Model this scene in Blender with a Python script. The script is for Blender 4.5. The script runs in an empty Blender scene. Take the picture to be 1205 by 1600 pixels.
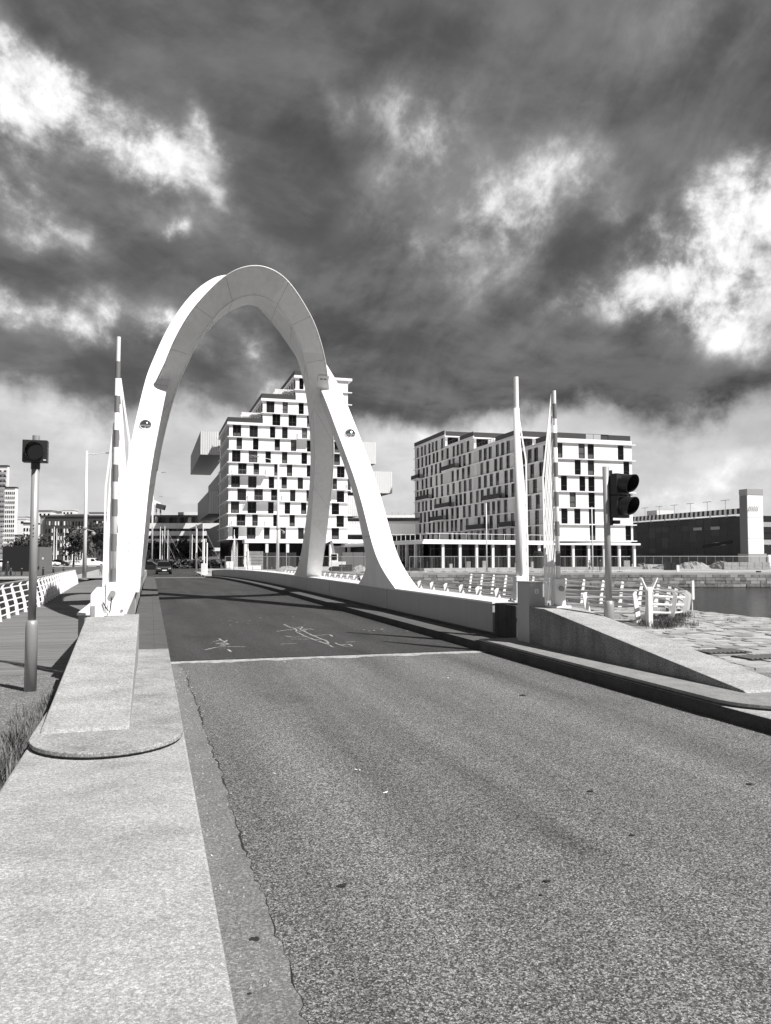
import bpy, math, random
from mathutils import Vector, Matrix
random.seed(7)
sc = bpy.context.scene
COL = sc.collection
R = math.radians

# ------------------------------------------------------------------ camera
F, CX, CY, HZ, VX, EYE = 1250.0, 602.5, 800.0, 868.0, 236.0, 1.75
PITCH = math.atan((HZ - CY) / F)
YAW = R(16.3183)
cam = bpy.data.cameras.new('camera')
cam.sensor_fit = 'HORIZONTAL'; cam.sensor_width = 36.0
cam.lens = 36.0 * F / 1205.0
cam.clip_start = 0.1; cam.clip_end = 5000
co = bpy.data.objects.new('camera', cam); COL.objects.link(co)
co.location = (0, 0, EYE); co.rotation_euler = (math.pi / 2 + PITCH, 0, -YAW)
sc.camera = co

FWD = Vector((math.sin(YAW), math.cos(YAW), 0)); RGT = Vector((math.cos(YAW), -math.sin(YAW), 0))
def ray(u, v):
    dx, dy, dz = (u - CX) / F, 1.0, -(v - CY) / F
    c, s = math.cos(PITCH), math.sin(PITCH)
    x, y, z = dx, dy * c - dz * s, dy * s + dz * c
    c, s = math.cos(YAW), math.sin(YAW)
    return Vector((x * c + y * s, -x * s + y * c, z))
def onz(u, v, z=0.0):
    r = ray(u, v); return Vector((0, 0, EYE)) + r * ((z - EYE) / r.z)
def onx(u, v, x):
    r = ray(u, v); return Vector((0, 0, EYE)) + r * (x / r.x)
def ony(u, v, y):
    r = ray(u, v); return Vector((0, 0, EYE)) + r * (y / r.y)
def ond(u, v, d):
    """point at the distance d (metres along the view axis)"""
    r = ray(u, v); f = Vector((math.sin(YAW), math.cos(YAW), 0))
    return Vector((0, 0, EYE)) + r * (d / (r.x * f.x + r.y * f.y))

# ------------------------------------------------------------------ light, sky, exposure
SUN = Vector((0.366, -0.527, 0.766)).normalized()
SUN_STRENGTH = 5.0
SKY_STRENGTH = 0.1
EXPOSURE = 0.5
sun = bpy.data.lights.new('sun', 'SUN'); sun.energy = SUN_STRENGTH; sun.angle = R(0.5); sun.color = (1.0, 0.985, 0.965)
so = bpy.data.objects.new('sun', sun); COL.objects.link(so)
so.rotation_euler = SUN.to_track_quat('Z', 'Y').to_euler()
so.location = (30, -40, 60)
sc.view_settings.view_transform = 'Standard'; sc.view_settings.look = 'None'
sc.view_settings.exposure = EXPOSURE; sc.view_settings.gamma = 1.0; sc.view_settings.use_curve_mapping = False

world = bpy.data.worlds.new('World'); sc.world = world; world.use_nodes = True
WN, WL = world.node_tree.nodes, world.node_tree.links
WN.clear()
def wmath(op, a, b=None, clamp=False):
    n = WN.new('ShaderNodeMath'); n.operation = op; n.use_clamp = clamp
    for i, x in enumerate((a, b)):
        if x is None: continue
        if isinstance(x, (int, float)): n.inputs[i].default_value = x
        else: WL.new(x, n.inputs[i])
    return n.outputs[0]
def wnoise(vec, scale, detail=5, rough=0.55, dist=0.0):
    n = WN.new('ShaderNodeTexNoise'); n.inputs['Scale'].default_value = scale
    n.inputs['Detail'].default_value = detail; n.inputs['Roughness'].default_value = rough
    n.inputs['Distortion'].default_value = dist
    WL.new(vec, n.inputs['Vector']); return n
def wrange(x, a, b, c=0.0, d=1.0, smooth=True):
    n = WN.new('ShaderNodeMapRange'); n.interpolation_type = 'SMOOTHSTEP' if smooth else 'LINEAR'
    n.inputs[1].default_value = a; n.inputs[2].default_value = b
    n.inputs[3].default_value = c; n.inputs[4].default_value = d
    WL.new(x, n.inputs[0]); return n.outputs[0]
tc = WN.new('ShaderNodeTexCoord')
sep = WN.new('ShaderNodeSeparateXYZ'); WL.new(tc.outputs['Generated'], sep.inputs[0])
az0 = wmath('ARCTAN2', sep.outputs[0], sep.outputs[1])
el0 = wmath('ARCSINE', sep.outputs[2])
# clouds are laid out on a flattened ceiling so that they shrink towards the horizon
cz = wmath('ADD', wmath('ABSOLUTE', sep.outputs[2]), 0.24)
comb = WN.new('ShaderNodeCombineXYZ')
WL.new(wmath('DIVIDE', sep.outputs[0], cz), comb.inputs[0])
WL.new(wmath('DIVIDE', sep.outputs[1], cz), comb.inputs[1])
ceil_vec = comb.outputs[0]
wv = wnoise(tc.outputs['Generated'], 5.5, 8, 0.56)
ws = WN.new('ShaderNodeSeparateColor'); WL.new(wv.outputs['Color'], ws.inputs[0])
az = wmath('ADD', az0, wmath('MULTIPLY', wmath('SUBTRACT', ws.outputs[0], 0.5), 0.20))
el = wmath('ADD', el0, wmath('MULTIPLY', wmath('SUBTRACT', ws.outputs[1], 0.5), 0.20))
def blob(u, v, a, b, ang, amp):
    """an elliptic brighter or darker part of the cloud cover (a, b half sizes and ang in degrees)"""
    r = ray(u, v).normalized(); A, E = math.atan2(r.x, r.y), math.asin(r.z)
    c, s = math.cos(R(ang)), math.sin(R(ang))
    da, de = wmath('SUBTRACT', az, A), wmath('SUBTRACT', el, E)
    p = wmath('ADD', wmath('MULTIPLY', da, c / R(a)), wmath('MULTIPLY', de, s / R(a)))
    q = wmath('ADD', wmath('MULTIPLY', da, -s / R(b)), wmath('MULTIPLY', de, c / R(b)))
    g = wmath('EXPONENT', wmath('MULTIPLY', wmath('ADD', wmath('MULTIPLY', p, p), wmath('MULTIPLY', q, q)), -1.0))
    return wmath('MULTIPLY', g, amp)
BLOBS = [(-10, 135, 5.0, 2.0, -34, 0.95), (90, 185, 6.0, 1.7, -26, 1.05), (215, 235, 5.0, 1.35, -18, 1.05), (325, 262, 2.2, 1.2, -20, 0.8), (312, 205, 1.1, 1.0, -50, 0.55), (230, 290, 4, 1.0, -20, 0.35),
         (15, 318, 4.0, 1.1, -14, 0.85), (280, 368, 0.9, 0.6, 0, 0.6), (70, 492, 5.5, 1.0, -12, 0.60), (190, 505, 3.2, 1.2, -18, 0.72), (245, 535, 2.4, 0.9, -20, 0.45), (390, 555, 2.6, 1.6, -30, 0.66), (430, 600, 1.8, 1.6, 0, 0.42), (350, 520, 2, 1, -30, .3),
         (545, 130, 2.4, 1.4, -35, 0.32), (650, 165, 3.6, 2.0, -35, 0.36), (700, 220, 3.2, 2.8, -60, 0.36), (600, 290, 3.2, 1.6, 20, 0.22), (850, 270, 3.6, 2.0, 45, 0.38), (770, 320, 4.6, 2.6, 20, 0.38), (720, 395, 3.6, 2.8, -10, 0.38), (920, 310, 3.0, 2.0, -40, 0.34),
         (900, 440, 3.6, 1.8, 30, 0.42), (1010, 450, 3.2, 2.0, 10, 0.55), (1080, 370, 3.4, 2.4, 40, 0.75), (1165, 340, 4.0, 2.8, 30, 0.85), (1140, 420, 5.2, 3.2, 0, 1.0), (1195, 500, 4.0, 2.0, -15, 0.85),
         (720, 665, 8, 1.2, 0, 0.34), (1130, 745, 8, 1.3, 6, 0.30), (1090, 655, 6, 1.3, 4, -0.22), (110, 650, 5, 1.3, 10, 0.24), (330, 345, 7, 1.4, -14, 0.18), (1060, 40, 4, 4, 40, 0.14), (480, 200, 4, 4, 0, -.06), (520, 440, 6, 3, 0, -.05)]
tot = None
for bdef in BLOBS:
    g = blob(*bdef); tot = g if tot is None else wmath('ADD', tot, g)
fine = wnoise(tc.outputs['Generated'], 10.0, 9, 0.60, 0.2)
broad = wnoise(ceil_vec, 0.85, 6, 0.55, 0.3)
broad2 = wnoise(ceil_vec, 2.6, 8, 0.6, 0.25)
fine2 = wnoise(tc.outputs['Generated'], 26.0, 8, 0.62, 0.1)
wv2 = wnoise(tc.outputs['Generated'], 3.2, 2, 0.45)
ws2 = WN.new('ShaderNodeSeparateColor'); WL.new(wv2.outputs['Color'], ws2.inputs[0])
azs = wmath('ADD', az0, wmath('MULTIPLY', wmath('SUBTRACT', ws2.outputs[0], 0.5), 0.16))
els = wmath('ADD', el0, wmath('MULTIPLY', wmath('SUBTRACT', ws2.outputs[1], 0.5), 0.14))
def streaks(ang, sx, sy):
    c, s = math.cos(R(ang)), math.sin(R(ang)); n = WN.new('ShaderNodeCombineXYZ')
    WL.new(wmath('MULTIPLY', wmath('ADD', wmath('MULTIPLY', azs, c), wmath('MULTIPLY', els, s)), sx), n.inputs[0])
    WL.new(wmath('MULTIPLY', wmath('ADD', wmath('MULTIPLY', azs, -s), wmath('MULTIPLY', els, c)), sy), n.inputs[1])
    return wnoise(n.outputs[0], 1.0, 7, 0.58, 0.0).outputs[0]
sl, sr_ = streaks(-24, 6.0, 20.0), streaks(50, 7.0, 15.0)
side_ = wrange(az0, R(-2), R(18))
stk = wmath('ADD', wmath('MULTIPLY', sl, wmath('SUBTRACT', 1.0, side_)), wmath('MULTIPLY', sr_, side_))
fi = wmath('MULTIPLY', wrange(fine.outputs[0], 0.36, 0.64, 0.32, 1.30), wrange(fine2.outputs[0], 0.36, 0.64, 0.70, 1.24))
fi = wmath('MULTIPLY', fi, wrange(stk, 0.32, 0.68, 0.62, 1.25))
br = wmath('MULTIPLY', tot, fi)
br = wmath('ADD', wmath('MULTIPLY', br, 0.72), wmath('MULTIPLY', wrange(br, 0.15, 0.95), 0.50))
# the dark cloud ceiling itself
ceilv = wmath('ADD', wmath('MULTIPLY', wrange(broad.outputs[0], 0.33, 0.68), 0.045), wmath('MULTIPLY', wrange(broad2.outputs[0], 0.40, 0.64), 0.085))
ceilv = wmath('ADD', wmath('ADD', ceilv, 0.066), wmath('MULTIPLY', wrange(stk, 0.36, 0.72), 0.045))
# towards the horizon the cover thins and brightens under a ragged edge
eh = wmath('ADD', el, wmath('MULTIPLY', wmath('SUBTRACT', fine.outputs[0], 0.5), 0.05))
hor = wmath('ADD', wrange(eh, R(8.6), R(11.0), 0.50, 0.0), wrange(el0, R(0.0), R(6.0), 0.06, 0.0))
hor = wmath('MULTIPLY', hor, wrange(fine.outputs[0], 0.3, 0.7, 0.85, 1.15))
base = wmath('ADD', ceilv, hor)
# breaks in the cover show the bright sky (Nishita, greyed) behind it
sky = WN.new('ShaderNodeTexSky'); sky.sky_type = 'NISHITA'; sky.sun_disc = False
sky.sun_elevation = math.asin(SUN.z); sky.sun_rotation = math.atan2(SUN.x, SUN.y)
bw = WN.new('ShaderNodeRGBToBW'); WL.new(sky.outputs[0], bw.inputs[0])
skyv = wmath('ADD', wmath('MULTIPLY', bw.outputs[0], 0.055), 0.55)
lum = wmath('ADD', base, wmath('MULTIPLY', br, skyv))
lum = wmath('MAXIMUM', wmath('MINIMUM', lum, 1.15), 0.055)
lumn = wmath('MULTIPLY', lum, 0.707 / SKY_STRENGTH)
wc = WN.new('ShaderNodeCombineColor')
for i in range(3): WL.new(lumn, wc.inputs[i])
bg = WN.new('ShaderNodeBackground'); bg.inputs['Strength'].default_value = SKY_STRENGTH
WL.new(wc.outputs[0], bg.inputs['Color'])
wo = WN.new('ShaderNodeOutputWorld'); WL.new(bg.outputs[0], wo.inputs['Surface'])

# ------------------------------------------------------------------ materials
MATS = {}
def material(name, col, rough=0.6, var=0.0, scale=2.0, metal=0.0, spec=0.5, bump=0.0, bscale=30.0, stretch=(1, 1, 1), speck=0.0, speck_scale=150.0, streak=0.0, grain=0.0, grain_scale=70.0, patch=0.0, bands=0.0):
    if name in MATS: return MATS[name]
    m = bpy.data.materials.new(name); m.use_nodes = True
    N, L = m.node_tree.nodes, m.node_tree.links
    p = N['Principled BSDF']
    p.inputs['Roughness'].default_value = rough; p.inputs['Metallic'].default_value = metal
    p.inputs['Specular IOR Level'].default_value = spec
    p.inputs['Base Color'].default_value = (col, col, col, 1)
    g = N.new('ShaderNodeNewGeometry')
    mp = N.new('ShaderNodeMapping'); mp.inputs['Scale'].default_value = stretch
    L.new(g.outputs['Position'], mp.inputs['Vector'])
    def mth(op, a, b, clamp=False):
        n = N.new('ShaderNodeMath'); n.operation = op; n.use_clamp = clamp
        for i, x in enumerate((a, b)):
            if isinstance(x, (int, float)): n.inputs[i].default_value = x
            else: L.new(x, n.inputs[i])
        return n.outputs[0]
    val = None
    if var > 0:
        n1 = N.new('ShaderNodeTexNoise'); n1.inputs['Scale'].default_value = scale
        n1.inputs['Detail'].default_value = 7; n1.inputs['Roughness'].default_value = 0.62
        L.new(mp.outputs[0], n1.inputs['Vector'])
        val = mth('ADD', mth('MULTIPLY', mth('SUBTRACT', n1.outputs[0], 0.5), 2.6 * var), 1.0)
    if streak > 0:
        ms = N.new('ShaderNodeMapping'); ms.inputs['Scale'].default_value = (7, 7, 0.25)
        L.new(g.outputs['Position'], ms.inputs['Vector'])
        ns = N.new('ShaderNodeTexNoise'); ns.inputs['Scale'].default_value = 1.0; ns.inputs['Detail'].default_value = 6
        L.new(ms.outputs[0], ns.inputs['Vector'])
        s = mth('ADD', mth('MULTIPLY', mth('SUBTRACT', ns.outputs[0], 0.5), 2.4 * streak), 1.0)
        val = s if val is None else mth('MULTIPLY', val, s)
    if speck > 0:
        v = N.new('ShaderNodeTexNoise'); v.inputs['Scale'].default_value = speck_scale
        v.inputs['Detail'].default_value = 3; v.inputs['Roughness'].default_value = 0.7
        L.new(g.outputs['Position'], v.inputs['Vector'])
        s = mth('ADD', mth('MULTIPLY', mth('SUBTRACT', v.outputs[0], 0.5), 5.0 * speck), 1.0)
        val = s if val is None else mth('MULTIPLY', val, s)
    if grain > 0:
        for gs, gw in ((grain_scale, 1.0), (grain_scale * 2.3, .7)):
            v = N.new('ShaderNodeTexVoronoi'); v.inputs['Scale'].default_value = gs
            L.new(g.outputs['Position'], v.inputs['Vector'])
            sc_ = N.new('ShaderNodeSeparateColor'); L.new(v.outputs['Color'], sc_.inputs[0])
            pw = mth('POWER', sc_.outputs[0], 1.8)
            s = mth('ADD', mth('MULTIPLY', mth('SUBTRACT', pw, 0.36), 2.0 * grain * gw), 1.0)
            val = s if val is None else mth('MULTIPLY', val, s)
    if bands > 0:
        mbn = N.new('ShaderNodeMapping'); mbn.inputs['Scale'].default_value = (1.3, .05, 1); mbn.inputs['Rotation'].default_value = (0, 0, -.05)
        L.new(g.outputs['Position'], mbn.inputs['Vector'])
        nb_ = N.new('ShaderNodeTexNoise'); nb_.inputs['Scale'].default_value = 1.0; nb_.inputs['Detail'].default_value = 3
        L.new(mbn.outputs[0], nb_.inputs['Vector'])
        s = mth('ADD', mth('MULTIPLY', mth('SUBTRACT', nb_.outputs[0], 0.5), 2.0 * bands), 1.0)
        val = s if val is None else mth('MULTIPLY', val, s)
        # darker damp-looking stains
        ns_ = N.new('ShaderNodeTexNoise'); ns_.inputs['Scale'].default_value = .9; ns_.inputs['Detail'].default_value = 5
        ms_ = N.new('ShaderNodeMapping'); ms_.inputs['Scale'].default_value = (1.0, .35, 1); L.new(g.outputs['Position'], ms_.inputs['Vector']); L.new(ms_.outputs[0], ns_.inputs['Vector'])
        rg = N.new('ShaderNodeMapRange'); rg.interpolation_type = 'SMOOTHSTEP'; L.new(ns_.outputs[0], rg.inputs[0])
        rg.inputs[1].default_value = .58; rg.inputs[2].default_value = .74; rg.inputs[3].default_value = 1.0; rg.inputs[4].default_value = .68
        val = mth('MULTIPLY', val, rg.outputs[0])
    if patch > 0:
        v = N.new('ShaderNodeTexVoronoi'); v.distance = 'CHEBYCHEV'; v.inputs['Scale'].default_value = .55; v.inputs['Randomness'].default_value = .8
        L.new(g.outputs['Position'], v.inputs['Vector'])
        sc_ = N.new('ShaderNodeSeparateColor'); L.new(v.outputs['Color'], sc_.inputs[0])
        s = mth('ADD', mth('MULTIPLY', mth('SUBTRACT', sc_.outputs[0], 0.6), patch), 1.0)
        val = s if val is None else mth('MULTIPLY', val, s)
    if val is not None:
        o = mth('MULTIPLY', val, col, True)
        o = mth('MAXIMUM', o, 0.008)
        o = mth('MINIMUM', o, 0.82)
        c = N.new('ShaderNodeCombineColor')
        for i in range(3): L.new(o, c.inputs[i])
        L.new(c.outputs[0], p.inputs['Base Color'])
    if bump > 0:
        nb = N.new('ShaderNodeTexNoise'); nb.inputs['Scale'].default_value = bscale; nb.inputs['Detail'].default_value = 4
        L.new(mp.outputs[0], nb.inputs['Vector'])
        b = N.new('ShaderNodeBump'); b.inputs['Strength'].default_value = 1.0; b.inputs['Distance'].default_value = bump
        L.new(nb.outputs[0], b.inputs['Height']); L.new(b.outputs[0], p.inputs['Normal'])
    MATS[name] = m
    return m
M_ASPHALT = material('asphalt', 0.138, 0.9, 0.40, 0.8, spec=0.2, bump=0.004, bscale=140, stretch=(1, 0.14, 1), speck=0.30, speck_scale=70, grain=0.95, grain_scale=120, bands=0.62)
M_BRIDGE_ASPHALT = material('bridge_asphalt', 0.050, 0.88, 0.35, 1.1, spec=0.25, bump=0.004, bscale=60, stretch=(1, 0.25, 1), speck=0.5, speck_scale=50, grain=.5, grain_scale=60, bands=.5)
M_GUTTER = material('gutter_asphalt', 0.165, 0.9, 0.3, 1.6, spec=0.2, bump=0.004, bscale=90, speck=0.25, speck_scale=60, grain=0.35, grain_scale=100)
M_CONC = material('concrete', 0.33, 0.9, 0.40, 2.0, spec=0.2, bump=0.003, bscale=60, stretch=(1, 1.5, 1), speck=0.24, speck_scale=34, grain=0.30, grain_scale=120)
M_PAD = material('stained_pad', 0.285, 0.9, 0.62, 2.4, spec=0.2, bump=0.004, bscale=60, speck=0.35, speck_scale=34, grain=0.30, grain_scale=110)
M_CONC_DK = material('weathered_shaded_concrete', 0.215, 0.92, 0.62, 2.2, spec=0.2, bump=0.006, bscale=50, speck=0.55, speck_scale=45, streak=0.30)  # weathered stone and concrete; also paints the shade on the right ramp
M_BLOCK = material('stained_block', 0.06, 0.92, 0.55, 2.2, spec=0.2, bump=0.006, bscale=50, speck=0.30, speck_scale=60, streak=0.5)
M_KERB = material('kerb_shade', 0.07, 0.92, 0.5, 3, spec=0.2, bump=0.006, bscale=50, speck=0.3, speck_scale=60)  # shade of the kerb faces and pad recess put into the colour
M_CONC_EDGE = material('concrete_edge', 0.23, 0.92, 0.35, 4, spec=0.2, bump=0.006, bscale=60, speck=0.3, speck_scale=70)
M_STRIP = material('walk_strip', 0.095, 0.92, 0.35, 1.8, spec=0.2, bump=0.005, bscale=70, speck=0.35, speck_scale=80)
M_GRAVEL = material('gravel_ground', .17, 0.95, 0.25, 2.0, spec=0.2, bump=0.008, bscale=45, speck=0.3, speck_scale=50, grain=0.6, grain_scale=60)
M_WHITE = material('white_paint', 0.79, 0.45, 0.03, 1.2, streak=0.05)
M_ARCH = material('arch_paint', 0.77, 0.5, 0.07, 0.55, streak=0.10, patch=0.14)
M_SEAM = material('weld_grey', .42, .6, .3, 4)
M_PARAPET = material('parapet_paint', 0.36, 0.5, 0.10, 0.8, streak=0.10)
M_OFFWHITE = material('facade_white', 0.78, 0.65, 0.03, 0.3)
M_FACADE2 = material('facade_white_panel', 0.71, 0.65, 0.03, 0.3)
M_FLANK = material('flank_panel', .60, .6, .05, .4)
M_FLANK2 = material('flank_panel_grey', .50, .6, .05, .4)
M_SLAB = material('slab_white', 0.76, 0.6, 0.04, 0.5)
M_GREY = material('grey_metal', 0.30, 0.5, 0.06, 2.0)
M_POLE = material('galvanised_pole', 0.36, 0.45, 0.12, 3.0, metal=0.35)
M_STRIPE = material('boom_stripe', 0.17, 0.5, 0.05, 2.0)
M_BLACK = material('black_plastic', 0.018, 0.42, 0.1, 4.0)
M_LENS = material('signal_lens', 0.03, 0.12)
M_CHROME = material('chrome', 0.75, 0.08, metal=1.0)
M_FRAME = material('window_frame', 0.022, 0.4)
M_GLASS = material('window_glass', 0.008, 0.12, spec=0.16)
M_DARKROOM = material('dark_interior', 0.03, 0.8, 0.3, 0.4)
M_METAL_DK = material('dark_cladding', 0.16, 0.6, 0.05, 0.6)
M_CORR = material('corrugated_metal', 0.60, 0.5, 0.04, 0.6)
M_ROOFDK = material('roof_dark', 0.035, 0.6, 0.1, 0.5)
M_BRICK = material('dark_brick', 0.045, 0.85, 0.2, 0.4)
M_STONE = material('quay_stone', 0.19, 0.95, 0.75, 0.9, bump=0.08, bscale=1.5)
M_STONE_CAP = material('quay_cap', 0.33, 0.9, 0.25, 0.6)
M_SETT = material('setts', 0.32, 0.85, 0.35, 2.4, bump=0.006, bscale=40, speck=0.2, speck_scale=50)
M_SAND = material('site_ground', 0.33, 0.95, 0.35, 0.12)
M_RUBBLE = material('rubble_grey', 0.27, 0.95, 0.5, 1.2)
M_GRASS = material('grass_blades', 0.10, 0.7, 0.4, 6)
M_LAWN = material('lawn', 0.085, 0.95, 0.3, 0.4)
M_WOOD = material('deck_wood', 0.15, 0.8, 0.35, 1.5, stretch=(0.5, 6, 1), bump=0.003, bscale=30)
M_WOOD2 = material('deck_wood_pale', 0.185, 0.8, 0.35, 1.7, stretch=(0.5, 6, 1), bump=0.003, bscale=30)
M_TIMBER = material('dark_timber', 0.035, 0.85, 0.3, 1.2, streak=0.4)
M_LEAF = material('leaf', 0.055, 0.65, 0.5, 0.8)
M_BARK = material('bark', 0.07, 0.9, 0.3, 3)
M_CARPAINT = material('black_car_paint', 0.02, 0.2)
M_TYRE = material('tyre', 0.02, 0.9)
M_CHALK = material('road_paint', .36, 0.9, 0.7, 14)
M_OIL = material('oil_stain', 0.022, 0.6)
M_STAIN = material('damp_stain', 0.075, 0.9, 0.5, 6)
M_SKIN = material('skin', 0.35, 0.6)
M_CLOTH_DK = material('dark_cloth', 0.03, 0.9)
M_CLOTH_MID = material('grey_cloth', 0.15, 0.9)
M_CLOTH_LT = material('light_cloth', 0.55, 0.9)
M_HILL = material('hill_green', 0.06, 0.95, 0.5, 0.06)
M_RUST = material('rust_run', 0.32, 0.9, 0.5, 8)
M_LAMP = material('lamp_glass', 0.5, 0.1)

def water_mat():
    m = bpy.data.materials.new('dock_water'); m.use_nodes = True
    N, L = m.node_tree.nodes, m.node_tree.links; p = N['Principled BSDF']
    p.inputs['Base Color'].default_value = (0.018, 0.018, 0.018, 1); p.inputs['Roughness'].default_value = 0.12
    g = N.new('ShaderNodeNewGeometry'); mp = N.new('ShaderNodeMapping'); mp.inputs['Scale'].default_value = (0.8, 1.7, 1); mp.inputs['Rotation'].default_value = (0, 0, -0.28)
    L.new(g.outputs['Position'], mp.inputs[0])
    n = N.new('ShaderNodeTexNoise'); n.inputs['Scale'].default_value = 1.6; n.inputs['Detail'].default_value = 6
    L.new(mp.outputs[0], n.inputs['Vector'])
    b = N.new('ShaderNodeBump'); b.inputs['Strength'].default_value = 1.0; b.inputs['Distance'].default_value = 0.5
    L.new(n.outputs[0], b.inputs['Height']); L.new(b.outputs[0], p.inputs['Normal'])
    return m
M_WATER = water_mat()

# ------------------------------------------------------------------ object helpers
ORG = {}
def tag(o, label=None, cat=None, group=None, kind=None):
    if label: o['label'] = label
    if cat: o['category'] = cat
    if group: o['group'] = group
    if kind: o['kind'] = kind
    return o
def link(o, parent=None):
    COL.objects.link(o)
    if parent is not None: o.parent = parent
    return o
def thing(name, label, cat, loc=(0, 0, 0), rz=0.0, group=None):
    o = bpy.data.objects.new(name, None); o.empty_display_size = 0.2
    link(o); o.location = loc; o.rotation_euler = (0, 0, rz)
    tag(o, label, cat, group)
    ORG[o.name] = Matrix.Translation(loc) @ Matrix.Rotation(rz, 4, 'Z')
    return o
def inv_of(parent):
    if parent is None: return Matrix.Identity(4)
    p = parent
    while p.name not in ORG and p.parent is not None: p = p.parent
    return ORG.get(p.name, Matrix.Identity(4)).inverted()
class MB:
    """collects verts and faces of one mesh"""
    def __init__(s): s.v = []; s.f = []
    def add(s, vs, fs):
        k = len(s.v); s.v += [tuple(v) for v in vs]; s.f += [tuple(i + k for i in f) for f in fs]; return s
    def box(s, x0, x1, y0, y1, z0, z1):
        return s.add([(x0, y0, z0), (x1, y0, z0), (x1, y1, z0), (x0, y1, z0), (x0, y0, z1), (x1, y0, z1), (x1, y1, z1), (x0, y1, z1)],
                     [(0, 3, 2, 1), (4, 5, 6, 7), (0, 1, 5, 4), (1, 2, 6, 5), (2, 3, 7, 6), (3, 0, 4, 7)])
    def prism(s, pts, z0, z1):
        n = len(pts); a = [(p[0], p[1], z0) for p in pts] + [(p[0], p[1], z1) for p in pts]
        return s.add(a, [tuple(reversed(range(n))), tuple(range(n, 2 * n))] + [(i, (i + 1) % n, n + (i + 1) % n, n + i) for i in range(n)])
    def bar(s, a, b, w, h=None, up=(0, 0, 1)):
        a, b = Vector(a), Vector(b); h = w if h is None else h
        d = (b - a).normalized(); up = Vector(up)
        if abs(d.dot(up)) > 0.98: up = Vector((0, 1, 0))
        x = d.cross(up).normalized(); y = x.cross(d).normalized()
        c = [(-1, -1), (1, -1), (1, 1), (-1, 1)]
        vs = [a + x * (i * w / 2) + y * (j * h / 2) for i, j in c] + [b + x * (i * w / 2) + y * (j * h / 2) for i, j in c]
        return s.add(vs, [(0, 3, 2, 1), (4, 5, 6, 7), (0, 1, 5, 4), (1, 2, 6, 5), (2, 3, 7, 6), (3, 0, 4, 7)])
    def tube(s, pts, rad, n=8, cap=True):
        pts = [Vector(p) for p in pts]; m = len(pts)
        rads = rad if isinstance(rad, (list, tuple)) else [rad] * m
        vs = []; prev = None
        for i, p in enumerate(pts):
            d = (pts[min(i + 1, m - 1)] - pts[max(i - 1, 0)]).normalized()
            if prev is None:
                x = d.cross(Vector((0, 0, 1)) if abs(d.z) < 0.95 else Vector((0, 1, 0))).normalized()
            else:
                x = (prev - d * prev.dot(d)).normalized()
            prev = x; y = d.cross(x)
            for k in range(n):
                t = 2 * math.pi * k / n
                vs.append(p + (x * math.cos(t) + y * math.sin(t)) * rads[i])
        fs = [(i * n + k, i * n + (k + 1) % n, (i + 1) * n + (k + 1) % n, (i + 1) * n + k) for i in range(m - 1) for k in range(n)]
        if cap: fs += [tuple(reversed(range(n))), tuple(range((m - 1) * n, m * n))]
        return s.add(vs, fs)
    def loft(s, rings, cap=True):
        n = len(rings[0]); vs = [v for r in rings for v in r]; m = len(rings)
        fs = [(i * n + k, i * n + (k + 1) % n, (i + 1) * n + (k + 1) % n, (i + 1) * n + k) for i in range(m - 1) for k in range(n)]
        if cap: fs += [tuple(reversed(range(n))), tuple(range((m - 1) * n, m * n))]
        return s.add(vs, fs)
    def sphere(s, c, r, n=10, m=7, sq=(1, 1, 1)):
        vs, fs = [], []
        for i in range(m + 1):
            t = math.pi * i / m
            for k in range(n):
                p = 2 * math.pi * k / n
                vs.append((c[0] + r * sq[0] * math.sin(t) * math.cos(p), c[1] + r * sq[1] * math.sin(t) * math.sin(p), c[2] + r * sq[2] * math.cos(t)))
        for i in range(m):
            for k in range(n):
                fs.append((i * n + k, (i + 1) * n + k, (i + 1) * n + (k + 1) % n, i * n + (k + 1) % n))
        return s.add(vs, fs)
    def build(s, name, mat, parent=None, smooth=False, bevel=0.0):
        me = bpy.data.meshes.new(name)
        inv = inv_of(parent)
        me.from_pydata([tuple(inv @ Vector(v)) for v in s.v], [], s.f); me.update()
        if smooth:
            me.polygons.foreach_set('use_smooth', [True] * len(me.polygons))
        for m in (mat if isinstance(mat, (list, tuple)) else [mat]): me.materials.append(m)
        o = link(bpy.data.objects.new(name, me), parent)
        if bevel > 0:
            b = o.modifiers.new('bevel', 'BEVEL'); b.width = bevel; b.segments = 2; b.limit_method = 'ANGLE'
        return o
UNIT = {}
def unit_mesh(key, mat, make=None):
    k = (key, mat.name)
    if k not in UNIT:
        mb = MB()
        if make is None: mb.box(-.5, .5, -.5, .5, -.5, .5)
        else: make(mb)
        me = bpy.data.meshes.new(key); me.from_pydata(mb.v, [], mb.f); me.update(); me.materials.append(mat); UNIT[k] = me
    return UNIT[k]
def cube(name, x0, x1, y0, y1, z0, z1, mat, parent=None, rz=0.0):
    """one box part sharing one unit mesh with all its likes"""
    o = bpy.data.objects.new(name, unit_mesh('box', mat)); link(o, parent)
    c = inv_of(parent) @ Vector(((x0 + x1) / 2, (y0 + y1) / 2, (z0 + z1) / 2))
    o.location = c; o.scale = (abs(x1 - x0), abs(y1 - y0), abs(z1 - z0)); o.rotation_euler = (0, 0, rz)
    return o
def struct(mb, name, mat, **k):
    return tag(mb.build(name, mat, **k), kind='structure')
def copy_tree(src, loc, rz=None, label=None):
    r = src.copy(); COL.objects.link(r); r.location = loc
    if rz is not None: r.rotation_euler = (0, 0, rz)
    if label: r['label'] = label
    def rec(a, b):
        for ch in list(a.children):
            c = ch.copy(); COL.objects.link(c); c.parent = b; rec(ch, c)
    rec(src, r)
    return r
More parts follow.
